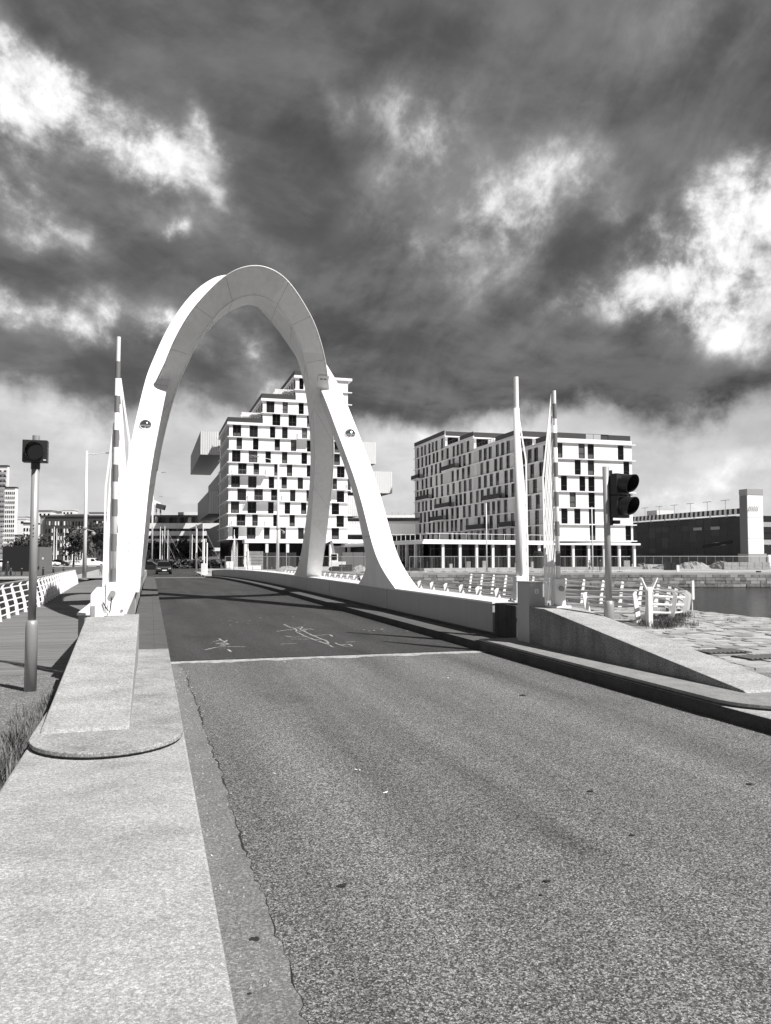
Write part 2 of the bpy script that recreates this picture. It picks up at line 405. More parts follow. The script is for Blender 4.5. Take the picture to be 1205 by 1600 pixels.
def interp(tab, t):
    if t <= tab[0][0]: return list(tab[0][1:])
    for a, b in zip(tab, tab[1:]):
        if t <= b[0]:
            k = (t - a[0]) / (b[0] - a[0])
            return [p + (q - p) * k for p, q in zip(a[1:], b[1:])]
    return list(tab[-1][1:])
def catmull(P, n):
    """n points evenly spread in parameter along a Catmull-Rom curve through P"""
    out = []; m = len(P) - 1
    for i in range(n):
        t = i / (n - 1) * m; k = min(int(t), m - 1); f = t - k
        p0, p1, p2, p3 = P[max(k - 1, 0)], P[k], P[k + 1], P[min(k + 2, m)]
        out.append(Vector([0.5 * (2 * b + (c - a) * f + (2 * a - 5 * b + 4 * c - d) * f * f + (3 * b - a - 3 * c + d) * f ** 3) for a, b, c, d in zip(p0, p1, p2, p3)]))
    return out

C = 3.13            # centre line of the carriageway
def mx(x, s): return C + s * x     # s = -1 left side, +1 right side
exec_parts = []

def proj(p):
    x, y, z = p[0], p[1], p[2] - EYE
    c, s = math.cos(YAW), math.sin(YAW)
    x, y = x * c - y * s, x * s + y * c
    c, s = math.cos(PITCH), math.sin(PITCH)
    y2, z2 = y * c + z * s, -y * s + z * c
    return (CX + F * x / y2, CY - F * z2 / y2) if y2 > 0.05 else (-9999, -9999)
def camber(y):
    return 0.0 if y < 35 else -0.00022 * (min(y, 92) - 35) ** 2
def ongr(u, v, z0):
    """ground point on a surface at z0 that follows the camber of the bridge"""
    z = z0
    for _ in range(12):
        p = onz(u, v, z); z = 0.5 * z + 0.5 * (z0 + camber(p.y))
    return p
def yrange(a, b, step):
    n = max(1, int(round((b - a) / step))); return [a + (b - a) * i / n for i in range(n + 1)]
def strip(x0, x1, z0, z1, y0, y1, step=4.0, follow=True):
    """a long rectangular run along the bridge that follows its camber"""
    rings = []
    for y in yrange(y0, y1, step):
        d = camber(y) if follow else 0
        rings.append([(x0, y, z0 + d), (x1, y, z0 + d), (x1, y, z1 + d), (x0, y, z1 + d)])
    return MB().loft(rings)

# ------------------------------------------------------------------ ground, roads, water
FAR = -0.7
KR, KL = mx(2.73, 1), 0.312           # kerb faces
struct(MB().box(-700, 700, -300, 1500, -3.1, -2.8), 'dock_water', M_WATER)
struct(MB().box(KL, KR, -14, 13.46, -0.6, 0.0), 'road', M_ASPHALT)
# worn joint of pale mortar before the steel gap at the start of the bridge
j = MB(); n = 46; lo, hi = [], []
for i in range(n + 1):
    x = KL + 0.02 + (KR - KL - 0.04) * i / n
    lo.append((x, 13.46 + random.uniform(-.07, .07) + 0.05 * math.sin(i * .7), 0.004)); hi.append((x, 13.74, 0.004))
j.add(lo + hi, [(i, i + 1, n + 2 + i, n + 1 + i) for i in range(n)])
struct(MB().box(KL, KR, 13.462, 13.74, -0.6, -0.001), 'road_joint_bed', M_GUTTER)
struct(j, 'road_joint_line', material('joint_mortar', 0.34, 0.95, 0.8, 9, speck=.6, speck_scale=50))
struct(MB().box(KL, KR, 13.742, 13.86, -0.6, -0.03), 'joint_gap', M_BLACK)
struct(strip(KL, KR, -0.6, 0.0, 13.862, 92.0), 'bridge_road', M_BRIDGE_ASPHALT)
# far end joint and the street beyond
struct(MB().box(KL, KR, 92.0, 92.9, -1.4, camber(92) - 0.001), 'far_joint_line', material('joint_mortar', 0.48))
struct(MB().box(-4, 8.6, 92.9, 260, -1.4, FAR + 0.0), 'far_road', M_BRIDGE_ASPHALT)
# gutter band with a broken edge along the left kerb
g = MB(); ys = yrange(-3, 13.35, 0.06); L_, R_ = [], []
for y in ys:
    w = 0.585 + 0.010 * math.sin(y * 2.1) + 0.006 * math.sin(y * 9.3 + 1) + random.choice([-1, 1]) * random.random() ** 2 * .017 - 0.008 * max(0, y - 3) * 0.9
    if y > 12.4: w = max(KL + .06, w - (y - 12.4) * 0.06)
    L_.append((KL, y, 0.005)); R_.append((w, y, 0.005))
k = len(ys); g.add(L_ + R_, [(i, k + i, k + i + 1, i + 1) for i in range(k - 1)])
struct(g, 'gutter_surface', M_GUTTER)
cr = MB(); wp = .004
for i in range(k - 1):
    a, b = Vector(R_[i]), Vector(R_[i + 1]); w0, w1 = wp, max(.0012, min(.014, wp + random.uniform(-.005, .005))); wp = w1
    cr.add([(a.x - w0 * .5, a.y, .0065), (a.x + w0, a.y, .0065), (b.x + w1, b.y, .0065), (b.x - w1 * .5, b.y, .0065)], [(0, 1, 2, 3)])
struct(cr, 'gutter_crack_line', M_BLACK)
# left bank ground, right bank ground
struct(MB().prism([(-60, -14), (-0.97, -14), (-0.97, 13.9), (-60, 13.9)], -4, -0.15), 'left_bank_ground', M_GRAVEL)
struct(MB().prism([(7.2, -14), (15.75, -14), (15.75, 17.6), (16.05, 22.6), (7.2, 22.6)], -4, 0.06), 'right_bank_ground', M_GRAVEL)
# plinths and raised pads, both sides
def pad_pts(s, y0, y1, x_in, x_out, ry):
    cx, rx = (x_in + x_out) / 2, abs(x_out - x_in) / 2
    pts = [(cx + rx * math.cos(t), y0 - ry * math.sin(t)) for t in [math.pi - math.pi * i / 20 for i in range(21)]]
    pts = [(x, y) for x, y in pts]
    return pts + [(cx + rx, y1), (cx - rx, y1)]
for s in (-1, 1):
    ki, kout = (KR if s > 0 else KL), mx(4.10, s)
    a, b = min(ki, kout), max(ki, kout)
    pl = MB().prism([(a, -14), (b, -14), (b, 13.86), (a, 13.86)], -0.6, 0.15).build('plinth_pavement', M_CONC, bevel=0.018); tag(pl, kind='structure')
    if s > 0:
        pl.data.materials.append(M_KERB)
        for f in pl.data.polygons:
            if f.normal.x < -0.9: f.material_index = 1  # road face painted dark for its shade
    pd = MB().prism(pad_pts(s, 7.45, 13.855, a + .005, b - .012, 0.72), 0.172, 0.208).build('pad_pavement', M_PAD if s < 0 else M_CONC_EDGE, bevel=0.006); tag(pd, kind='structure')
    pd = MB().prism(pad_pts(s, 7.45, 13.855, a + .012, b - .03, 0.695), 0.1502, 0.1718).build('pad_bed_pavement', M_KERB); tag(pd, kind='structure')  # recess under the lip, its shadow gap put into the dark colour
    # raised strip between carriageway and parapet on the bridge
    xa, xb = (KR if s > 0 else KL), (mx(2.87, s) if s > 0 else mx(3.05, s)); xc = mx(3.50, s)
    kb = struct(strip(min(xa, xb), max(xa, xb), -0.6, 0.15, 13.9, 92), 'kerb_strip', M_STRIP)
    if s > 0:
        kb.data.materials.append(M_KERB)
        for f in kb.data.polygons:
            if abs(f.normal.x) > 0.9: f.material_index = 1  # upright sides painted dark as shade
    struct(strip(min(xb, xc) + (.002 if s > 0 else 0), max(xb, xc) - (.002 if s < 0 else 0), -0.6, 0.146, 13.9, 92), 'walkway_strip', M_STRIP)

# ramps (sloping concrete end walls)
for s, lab in ((-1, 'pale concrete ramp wall sloping up beside the boardwalk to the striped barrier boom'),
               (1, 'concrete ramp wall in shade towards the road, sloping up to the grey cabinets')):
    x0, x1 = mx(3.29, s), mx(4.03, s); a, b = min(x0, x1), max(x0, x1)
    yt, ye = (12.55, 12.62) if s < 0 else (12.35, 12.9)
    prof = [(7.55, 0.205), (7.6, 0.235), (yt, 0.845), (ye, 0.845), (ye, -0.2), (7.55, -0.2)]
    m = MB(); kk = len(prof)
    m.add([(a, y, z) for y, z in prof] + [(b, y, z) for y, z in prof], [tuple(range(kk)), tuple(reversed(range(kk, 2 * kk)))] + [(i, kk + i, kk + (i + 1) % kk, (i + 1) % kk) for i in range(kk)])
    t = thing('ramp_wall', lab, 'concrete wall', (C + 3.66 * s, 10, 0))
    o = m.build('sloping_wall', M_CONC, t, bevel=0.015)
    if s > 0:   # shade of the road side put into a darker, weathered colour
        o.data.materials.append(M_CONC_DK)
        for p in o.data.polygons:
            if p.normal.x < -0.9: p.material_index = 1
    else: MB().box(a + .01, b - .01, 12.622, 13.84, -0.2, 0.79).build('end_block', M_CONC, t, bevel=0.012)
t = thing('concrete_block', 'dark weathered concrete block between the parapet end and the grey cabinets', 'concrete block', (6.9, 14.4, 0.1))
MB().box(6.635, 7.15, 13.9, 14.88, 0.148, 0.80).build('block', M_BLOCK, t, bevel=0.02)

# parapets
for s, lab in ((-1, 'white steel parapet girder on the boardwalk side of the bridge, by the striped boom'),
               (1, 'white steel parapet girder with its grey shaded face towards the carriageway')):
    t = thing('bridge_parapet', lab, 'parapet', (mx(3.8, s), 15, 0))
    ya = 13.95 if s < 0 else 15.0
    cuts = [ya, 22.6, 30.5, 39, 50, 62, 76, 91]
    xi, xo = mx(3.52, s), mx(4.25, s); a, b = min(xi, xo), max(xi, xo)
    for p, q in zip(cuts, cuts[1:]):
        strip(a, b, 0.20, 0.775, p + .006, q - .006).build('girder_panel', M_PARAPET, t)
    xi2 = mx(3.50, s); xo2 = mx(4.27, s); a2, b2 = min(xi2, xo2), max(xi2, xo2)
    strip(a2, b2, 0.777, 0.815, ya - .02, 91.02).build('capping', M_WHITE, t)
    xi3, xo3 = mx(3.68, s), mx(4.1, s)
    strip(min(xi3, xo3), max(xi3, xo3), -0.5, 0.198, ya + .1, 90.9).build('foot_beam', M_METAL_DK, t)
    for q_ in cuts[1:-1]:
        cube('joint_cover', mx(3.514, s) - .006, mx(3.514, s) + .006, q_ - .03, q_ + .03, .21 + camber(q_), .77 + camber(q_), M_SEAM, t)
    if s > 0:
        cube('end_plate', 6.60, 7.42, 91.03, 92.2, -0.9, 0.08, M_METAL_DK, t)

# ------------------------------------------------------------------ the arch
CA = 3.17
arch = thing('bridge_arch', 'tall white steel arch straddling the road on forked legs', 'arch bridge', (CA, 29, 0.8))
def P1(h, z): return (h, 35.8 - 0.957 * z, z)
FO = [(4.10, 35.0, .82), (4.06, 34.55, 1.3), (4.0, 33.6, 2.31), (3.90, 32.5, 3.42), (3.79, 31.5, 4.53), (3.63, 30.4, 5.69), (3.42, 29.7, 6.4), (2.90, 28.1, 8.08), (2.60, 27.4, 8.78), (2.30, 26.9, 9.33), (2.0, 26.45, 9.76), (1.58, 26.05, 10.2), (1.14, 25.65, 10.6), (.66, 25.32, 10.9), (0, 25.2, 11.05)]
FI = [(3.45, 35.0, .82), (3.38, 34.5, 1.35), (3.28, 33.3, 2.64), (3.10, 31.8, 4.22), (2.90, 30.4, 5.67), (2.64, 29.4, 6.74), (2.36, 28.4, 7.76), (2.16, 28.05, 8.1), (1.95, 27.6, 8.6), (1.66, 27.05, 9.12), (1.36, 26.7, 9.52), (1.1, 26.4, 9.80), (.82, 26.2, 10.02), (.48, 26.02, 10.2), (0, 25.95, 10.32)]
BI = [(3.50, 38.6, .82), (3.42, 36.8, 1.25), (3.28, 35.1, 2.33), (3.21, 33.5, 3.8), (3.04, 32.1, 5.3), (2.86, 31.2, 6.2), (2.66, 30.5, 7.0), (2.45, 29.9, 7.71), (2.2, 29.25, 8.28), (1.9, 28.7, 8.82), (1.57, 28.2, 9.33), (1.29, 27.9, 9.66), (.9, 27.6, 10.0), (.43, 27.4, 10.3), (0, 27.35, 10.42)]
BO = [(4.12, 38.4, .82), (4.06, 36.7, 1.25), (4.0, 35.2, 2.33), (3.92, 33.9, 3.6), (3.80, 32.6, 5.0), (3.62, 31.7, 6.0)] + [(h * .985 - .03, y + 1.45, z + .43) for h, y, z in FO[6:-1]] + [(0, 26.65, 11.48)]
NS = 97
def relax(c, n=10):
    for _ in range(n):
        d = [c[0], c[1]] + [(c[i - 1] + c[i] * 2 + c[i + 1]) / 4 for i in range(2, len(c) - 1)] + [c[-1]]
        m_ = c[-2].copy(); m_.x = -m_.x; d[-1] = (c[-2] + c[-1] * 2 + m_) / 4; c = d
    return c
cur = [relax(catmull([Vector(p) for p in c], NS), 30) for c in (FO, FI, BI, BO)]
right = [[c[i] for c in cur] for i in range(NS)]
ringsR = [[Vector((CA + p.x, p.y, p.z)) for p in r] for r in right]
ringsL = [[Vector((CA - p.x, p.y, p.z)) for p in r] for r in right]
m = MB().loft(ringsL + list(reversed(ringsR[:-1])))
rib = m.build('arch_rib', M_ARCH, arch)
for s_ in (0, 1):   # welded edge bars that catch the sun along the face of the rib
    src = [r[s_] for r in ringsL] + [r[s_] for r in reversed(ringsR[:-1])]
    MB().tube([p + Vector((0, -.012, .0)) for p in src[24:-24]], .026, 6).build('edge_bar', M_ARCH, arch, smooth=True)
def shade_by_angle(o, ang=30):
    o.data.polygons.foreach_set('use_smooth', [True] * len(o.data.polygons))
    import bmesh
    b = bmesh.new(); b.from_mesh(o.data)
    bmesh.ops.recalc_face_normals(b, faces=b.faces)
    for e in b.edges:
        if len(e.link_faces) == 2 and e.calc_face_angle(0) > R(ang): e.smooth = False
    b.to_mesh(o.data); b.free()
shade_by_angle(rib)
NO = [(4.13, 21.6, .81), (4.13, 22.9, 1.33), (4.10, 23.8, 2.0), (4.02, 24.5, 3.05), (3.94, 25.5, 4.35), (3.77, 26.7, 5.75), (3.60, 27.55, 6.85), (3.40, 28.5, 8.0),
      (3.19, 29.14, 8.7), (2.93, 29.99, 9.6), (2.58, 30.9, 10.56), (2.14, 31.84, 11.55), (1.55, 32.8, 12.57), (.94, 33.44, 13.24), (.53, 33.72, 13.54), (0, 33.85, 13.68)]
NI = [(3.45, 21.6, .81), (3.43, 22.9, 1.33), (3.39, 23.8, 2.0), (3.32, 24.5, 3.05), (3.22, 25.5, 4.35), (3.01, 26.7, 5.75), (2.84, 27.55, 6.85), (2.65, 28.4, 7.9)]
for k in range(8, 16):      # the rib keeps its width in its own leaning plane
    a, b = Vector(NO[k - 1]), Vector(NO[min(k + 1, 15)])
    if k == 15: b = Vector((-a.x, a.y, a.z))
    tg = (b - a).normalized(); pn = Vector((0, -.726, .688))
    inn = tg.cross(pn).normalized()
    if inn.z > 0: inn = -inn
    NI.append(tuple(Vector(NO[k]) + inn * .76))
NI[-1] = (0, NI[-1][1], NI[-1][2])
TH = [4.2, 1.75, 1.05, .82, .72, .70, .72, .75] + [.8] * 8     # depth of the rib along the bridge
NB = [(a, y + t, z) for (a, y, z), t in zip(NI, TH)]
NBO = [(a, y + t, z) for (a, y, z), t in zip(NO, TH)]
cn = [relax(catmull([Vector(p) for p in c], 91), 12) for c in (NI, NO, NBO, NB)]
rr = [[Vector((CA + c[i].x, c[i].y, c[i].z)) for c in cn] for i in range(91)]
rl = [[Vector((CA - c[i].x, c[i].y, c[i].z)) for c in cn] for i in range(91)]
leg = MB().loft(rl + list(reversed(rr[:-1]))).build('near_rib', M_ARCH, arch); shade_by_angle(leg)
for s in (-1, 1):
    # round chrome floodlight sunk in the leg
    p = Vector((CA + s * 3.40, 26.87, 5.93)); nrm = Vector((0, -1, 0.86)).normalized()
    q = nrm.to_track_quat('Z', 'Y').to_matrix()
    ring = MB(); n = 24
    rs = [[p + q @ Vector((r * math.cos(2 * math.pi * k / n), r * math.sin(2 * math.pi * k / n), h)) for k in range(n)] for r, h in ((.29, -.05), (.305, .012), (.28, .02), (.265, -.03), (.0005, -.05))]
    fl = ring.loft(rs).build('floodlight', M_CHROME, arch, smooth=True)
    MB().sphere(p + nrm * 0.02, 0.205, 16, 10).build('glass_dome', M_CHROME, fl, smooth=True)
    # small drain spout with its rust run
    if s < 0:
        p = Vector((CA - 3.80, 23.84, 2.10))
        rr_ = [(Vector((CA - 3.80, interp([(q_[2], q_[1]) for q_ in NI], z)[0] - .03, z)), w) for z, w in ((2.06, .03), (1.95, .045), (1.8, .035), (1.65, .018), (1.5, .006))]
        mr = MB(); mr.add([v for a_, w in rr_ for v in (a_ - Vector((w, 0, 0)), a_ + Vector((w, 0, 0)))], [(2 * k, 2 * k + 1, 2 * k + 3, 2 * k + 2) for k in range(4)]).build('rust_run', M_RUST, arch)
        MB().tube([p + Vector((0, .1, 0)), p + Vector((0, -.06, -.02))], .035, 10).build('drain_spout', M_GREY, arch)
for k in (14, 27, 40, 53, 66):      # weld seams between the shop sections of the ribs
    for rg in (rr[k], rl[k]):
        pts = [p + (p - sum(rg, Vector()) / 4).normalized() * .004 for p in rg]
        MB().tube(pts + [pts[0]], .007, 5).build('weld_seam', M_SEAM, arch)
for k in (22, 38, 54, 70, 84):
    for rg in (ringsR[k], ringsL[k]):
        pts = [p + (p - sum(rg, Vector()) / 4).normalized() * .004 for p in rg]
        MB().tube(pts + [pts[0]], .007, 5).build('weld_seam', M_SEAM, arch)
# number plate on the right fork
def onP1(x, z, o): return (x, 35.8 - .957 * z - o * .72, z - o * .69)
def p1plate(x0, x1, z0, z1, o0, o1): return MB().loft([[onP1(x, z, o) for x, z in ((x0, z0), (x1, z0), (x1, z1), (x0, z1))] for o in (o0, o1)])
fp = p1plate(CA + 2.50, CA + 2.90, 8.0, 8.22, .0, .02).build('fork_plate', M_FACADE2, arch)
for k in range(2): p1plate(CA + 2.58 + .13 * k, CA + 2.68 + .13 * k, 8.10, 8.13, .021, .025).build('plate_print', M_BLACK, fp)

# ------------------------------------------------------------------ raised barrier booms
def barrier(x, y, z0, z1, label, side, stripes, lean=0.0, wl=0.13, second=True, stripe_dx=0.0, tip_skirt=False, r0=.036):
    """upright boom with its hanging rods folded along it; side = +1 rods mostly to the right"""
    t = thing('barrier_boom', label, 'barrier', (x, y, z0))
    tx = lambda z: x + lean * (z - z0)
    MB().box(x - .17, x + .17, y - .15, y + .15, z0, z0 + .035).build('base_plate', M_WHITE, t)
    MB().add([], []).box(x - .10, x + .10, y - .09, y + .09, z0 + .036, z0 + .50).build('pedestal', M_WHITE, t, bevel=.012)
    for sx, sy in ((-1, -1), (1, -1), (-1, 1), (1, 1)):
        MB().tube([(x + sx * .13, y + sy * .115, z0 + .03), (x + sx * .13, y + sy * .115, z0 + .07)], .018, 6).build('anchor_bolt', M_GREY, t)
    zt = z1 - .62
    pole = MB().tube([(tx(z0 + .4), y - .02, z0 + .4), (tx(zt), y - .02, zt)], [r0 * 1.15, r0], 14).build('boom', M_WHITE, t, smooth=True)
    MB().tube([(tx(zt), y - .02, zt), (tx(z1), y - .02, z1)], r0 * .85, 12).build('boom_tip', M_WHITE, pole)
    for (a, b) in stripes:
        # stripe sleeves wrap the face of the boom that looks at the road
        m = MB(); vs = []; n = 10
        for z in (a, b):
            for k in range(n + 1):
                an = math.pi * (.92 + 1.0 * k / n)
                rr = r0 * 1.15 + (r0 - r0 * 1.15) * (z - z0 - .4) / (zt - z0 - .4) + .003
                vs.append((tx(z) + rr * math.cos(an), y - .02 + rr * math.sin(an), z))
        m.add(vs, [(k, k + 1, n + 2 + k, n + 1 + k) for k in range(n)])
        m.build('stripe', M_STRIPE, t, smooth=True)
    # folded skirt of slanting rods between the boom and an outer rail
    for sd, w, top in ((side, wl, (zt - .02 if not tip_skirt else z1 - .05)), (-side, wl * .72, zt - .72)):
        if sd == -side and not second: continue
        zk = top - (1.0 if not tip_skirt else 1.5)
        yo = .01
        MB().bar((tx(top) + sd * .036, y + yo, top), (tx(zk) + sd * w, y + yo, zk), .030, .014).bar((tx(zk) + sd * w, y + yo, zk), (tx(z0 + .03) + sd * w, y + yo, z0 + .03), .030, .014).build('skirt_rail', M_WHITE, t)
        k = 0; a = top - .12
        while a > z0 + .55:
            L = 1.75; b = a - L; wb = w - .015
            if b < z0 + .12: f_ = (a - z0 - .12) / L; b = z0 + .12; wb = .04 + (wb - .04) * f_
            MB().bar((tx(a) + sd * .04, y + yo + .004 * (k % 2), a), (tx(b) + sd * wb, y + yo + .004 * (k % 2), b), .021, .010).build('skirt_rod', M_WHITE, t)
            a -= .285; k += 1
    MB().tube([(x, y - .10, z0 + .33), (x, y - .14, z0 + .33)], .045, 12).build('pivot_cap', M_GREY, t)
    return t
st = [(1.28 + .535 * k, 1.28 + .535 * k + .262) for k in range(7)]
barrier(-.55, 12.95, .845, 5.14, 'tall white barrier boom with grey stripes standing upright beside the boardwalk', 1, st, lean=.004, wl=.195)
t = thing('barrier_motor_box', 'white sloped motor box with a hanging cable at the foot of the striped boom', 'control box', (-.80, 12.8, .2))
m = MB()
pf = [(-.86, .0), (-.66, .0), (-.66, 1.22), (-.78, 1.22), (-.86, 1.12)]
m.add([(x, 12.74, z + .05) for x, z in pf] + [(x, 13.2, z + .05) for x, z in pf], [tuple(range(5)), tuple(reversed(range(5, 10)))] + [(i, 5 + i, 5 + (i + 1) % 5, (i + 1) % 5) for i in range(5)])
m.build('housing', M_WHITE, t, bevel=.01)
MB().box(-.845, -.79, 12.66, 12.739, .62, 1.0).build('side_flap', M_GREY, t)
MB().tube([(-.68, 12.72, 1.05), (-.62, 12.70, .95), (-.58, 12.72, .90), (-.57, 12.76, 1.0), (-.56, 12.78, 1.12)], .009, 6).build('cable', M_BLACK, t)
st2 = [(1.05 + .52 * k, 1.05 + .52 * k + .255) for k in range(7)]
barrier(6.84, 12.62, .845, 4.66, 'white barrier boom with dark stripes upright at the top of the right ramp wall', -1, st2, lean=-.012, wl=.24, second=False, tip_skirt=True)
barrier(6.88, 14.25, .85, 5.26, 'plain white barrier boom upright behind the grey cabinets', 1, [], lean=-.009, wl=.20, second=False, r0=.058)
# grey cabinets
t = thing('electrical_cabinet', 'pair of grey metal cabinets with small label plates beside the right ramp wall', 'cabinet', (6.7, 13.4, .2))
for a, b, z in ((6.43, 6.735, 1.265), (6.745, 7.0, 1.25)):
    d = MB().box(a, b, 12.93, 13.4, .206, z).build('cabinet_body', M_PARAPET if False else material('cabinet_grey', .40, .5, .05, 2), t, bevel=.008)
    MB().box(a - .008, b + .008, 12.92, 13.41, z + .001, z + .02).build('cabinet_lid', material('cabinet_grey', .40), d)
    c = (a + b) / 2
    l = MB().box(c - .035, c + .035, 12.925, 12.929, z - .19, z - .11).build('label_plate', M_WHITE, d)
    mk = MB()
    for q in range(3): mk.box(c - .018 + q * .003, c + .018 - q * .003, 12.922, 12.9245, z - .175 + q * .018, z - .168 + q * .018)
    mk.build('label_print', M_BLACK, t)

# ------------------------------------------------------------------ signals
t = thing('signal_lamp', 'single round signal on a grey pole at the left edge of the boardwalk', 'traffic signal', (-1.60, 12.3, -.15))
x, y = -1.60, 12.3
MB().tube([(x, y, -.15), (x, y, .76), (x, y, .82), (x, y, .84)], [.083, .083, .075, .056], 20).build('pole_base', M_POLE, t, smooth=True)
MB().tube([(x, y, .838), (x, y, 3.12)], .054, 20).build('pole', M_POLE, t, smooth=True)
h = MB().box(x - .165, x + .165, y - .11, y + .05, 3.07, 3.385).build('signal_head', M_BLACK, t, bevel=.008)
def visor(mb, c, d, r, ln, open_frac=.3):
    """thin tube shade, longer on top"""
    q = Vector(d).normalized().to_track_quat('Z', 'Y').to_matrix(); n = 28; vs = []
    up = q.inverted() @ Vector((0, 0, 1)); a0 = math.atan2(up.y, up.x)
    for k in range(n):
        a = a0 + 2 * math.pi * k / n; l = ln * (open_frac + (1 - open_frac) * (0.5 + 0.5 * math.cos(a - a0)) ** .6)
        for rr, hh in ((r, 0), (r, l), (r - .006, l), (r - .006, 0)):
            vs.append(Vector(c) + q @ Vector((rr * math.cos(a), rr * math.sin(a), hh)))
    fs = []
    for k in range(n):
        b = (k + 1) % n
        for j in range(3): fs.append((k * 4 + j, b * 4 + j, b * 4 + j + 1, k * 4 + j + 1))
    mb.add(vs, fs); return mb
visor(MB(), (x, y - .112, 3.225), (0.05, -1, -.04), .125, .17, .45).build('visor', M_BLACK, h)
MB().tube([(x, y - .105, 3.225), (x, y - .120, 3.225)], .112, 24).build('lens', M_LENS, h)
MB().box(x + .115, x + .150, y - .1145, y - .1125, 3.095, 3.108).build('maker_plate', M_WHITE, h)
MB().tube([(x, y + .0, 2.98), (x + .0, y - .0, 3.07)], .062, 12).build('clamp', M_BLACK, t)
MB().tube([(x, y, 3.386), (x, y, 3.46)], .05, 14).build('pole_cap', M_POLE, t)
for k in range(4): MB().tube([(x - .0, y - .050, 2.02 + .045 * k + (.02 if k > 1 else 0)), (x, y - .058, 2.02 + .045 * k + (.02 if k > 1 else 0))], .009, 6).build('rivet', M_BLACK, t)

x, y = 7.27, 11.65
t = thing('traffic_light', 'black two lens traffic light on a grey pole behind the right ramp wall', 'traffic signal', (x, y, .06))
MB().tube([(x - .03, y, .06), (x - .03, y, .92), (x - .03, y, .99), (x - .03, y, 1.01)], [.085, .085, .075, .056], 20).build('pole_base', M_POLE, t, smooth=True)
MB().tube([(x - .03, y, 1.0), (x - .055, y, 3.22)], .054, 18).build('pole', M_POLE, t, smooth=True)
bx, by = x + .16, y - .07
a = R(20)
for nm, z0, z1 in (('signal_head', 2.37, 2.74), ('signal_head', 2.745, 3.10)):
    mb = MB()
    for sx, sy, zz in ((-1, -1, 0), (1, -1, 0), (1, 1, 0), (-1, 1, 0), (-1, -1, 1), (1, -1, 1), (1, 1, 1), (-1, 1, 1)):
        px, py = sx * .165, sy * .07
        mb.v.append((bx + px * math.cos(a) - py * math.sin(a), by + px * math.sin(a) + py * math.cos(a), z1 if zz else z0))
    mb.f = [(0, 3, 2, 1), (4, 5, 6, 7), (0, 1, 5, 4), (1, 2, 6, 5), (2, 3, 7, 6), (3, 0, 4, 7)]
    hd = mb.build(nm, M_BLACK, t, bevel=.012)
    d = Vector((math.sin(a), -math.cos(a), -.03)); c = Vector((bx, by, (z0 + z1) / 2 + .01)) + d * .071
    visor(MB(), c, d, .148, .24, .45).build('visor', M_BLACK, hd)
    MB().tube([c - d * .01, c + d * .012], .13, 24).build('lens', M_LENS, hd)
MB().box(x - .0, x + .04, y - .05, y + .02, 2.25, 3.16).build('bracket', M_BLACK, t)
MB().box(x + .04, x + .15, y - .09, y + .0, 2.27, 2.33).build('bracket_foot', M_BLACK, t)

# ------------------------------------------------------------------ railings
def resample(P, step):
    P = [Vector(p) for p in P]
    fine = catmull(P, 60 * len(P)); out = [fine[0]]; acc = 0
    for a, b in zip(fine, fine[1:]):
        acc += (b - a).length
        if acc >= step: out.append(b); acc = 0
    return out
def railing(P, label, step, height, lean, nrails, postw=.10, name='steel_railing', group=None, rail_r=.026, flip=1, hand=.032):
    pts = resample(P, step)
    t = thing(name, label, 'railing', tuple(pts[0]), 0, group)
    nor = []
    for i, p in enumerate(pts):
        d = (pts[min(i + 1, len(pts) - 1)] - pts[max(i - 1, 0)]); d.z = 0; d.normalize()
        nor.append(Vector((-d.y, d.x, 0)) * flip)
    for p, n in zip(pts, nor):
        # curved flat post that leans out and hooks back at the top
        d = Vector((n.y, -n.x, 0)); rings = []
        for k, (o, z, w) in enumerate(((0, -.06, postw * 1.05), (lean * .25, height * .35, postw), (lean * .7, height * .72, postw * .85), (lean, height * .93, postw * .66), (lean * .72, height * 1.0, postw * .4))):
            c = p + n * o + Vector((0, 0, z)); h = w / 2
            rings.append([c + n * h + d * .012, c - n * h + d * .012, c - n * h - d * .012, c + n * h - d * .012])
        MB().loft(rings).build('post', M_WHITE, t)
    for k in range(nrails):
        f = (k + .6) / (nrails + .3)
        line = [p + n * (lean * f * .9 - .055) + Vector((0, 0, height * f)) for p, n in zip(pts, nor)]
        MB().tube(line, rail_r, 6).build('rail', M_WHITE, t)
    line = [p + n * (lean * .72 - .10) + Vector((0, 0, height * 1.01)) for p, n in zip(pts, nor)]
    MB().tube(line, hand, 8).build('handrail', M_POLE, t, smooth=True)
    return t
LP = [(-3.2, 14.2, -.15), (-3.75, 18, -.15), (-4.11, 25.2, -.15), (-3.95, 32, -.15)] + [tuple(ongr(u, v, -.15)) for u, v in ((82, 936), (103, 923), (122, 912))]
LP[-1] = (LP[-1][0], LP[-1][1], LP[-1][2])
railing(LP, 'white curved steel railing along the outer edge of the boardwalk', 1.35, 1.02, -.22, 5, flip=-1)
XR = 10.8
R1 = [(11.8, 17.6, -.2), (11.15, 19.3, -.28)] + [(XR, y, -.33 + camber(y)) for y in (22, 28, 34, 42, 50, 58, 66)]
railing(R1, 'long white railing along the right footway behind the parapet girder', 1.5, 1.05, .20, 5, postw=.21, flip=1, rail_r=.03)
R2 = [(11.5, 16.9, -.15), (13.4, 18.3, -.3), (15.2, 20.4, -.4), (17.1, 23.4, -.42), (18.9, 27.0, -.42), (19.5, 31, -.42), (19.4, 36, -.42), (19.3, 42, -.42), (19.2, 48, -.45)]
railing(R2, 'white railing curving round the dockside lookout with a steel handrail', 1.6, 1.08, .16, 5, postw=.17, flip=-1, rail_r=.032)
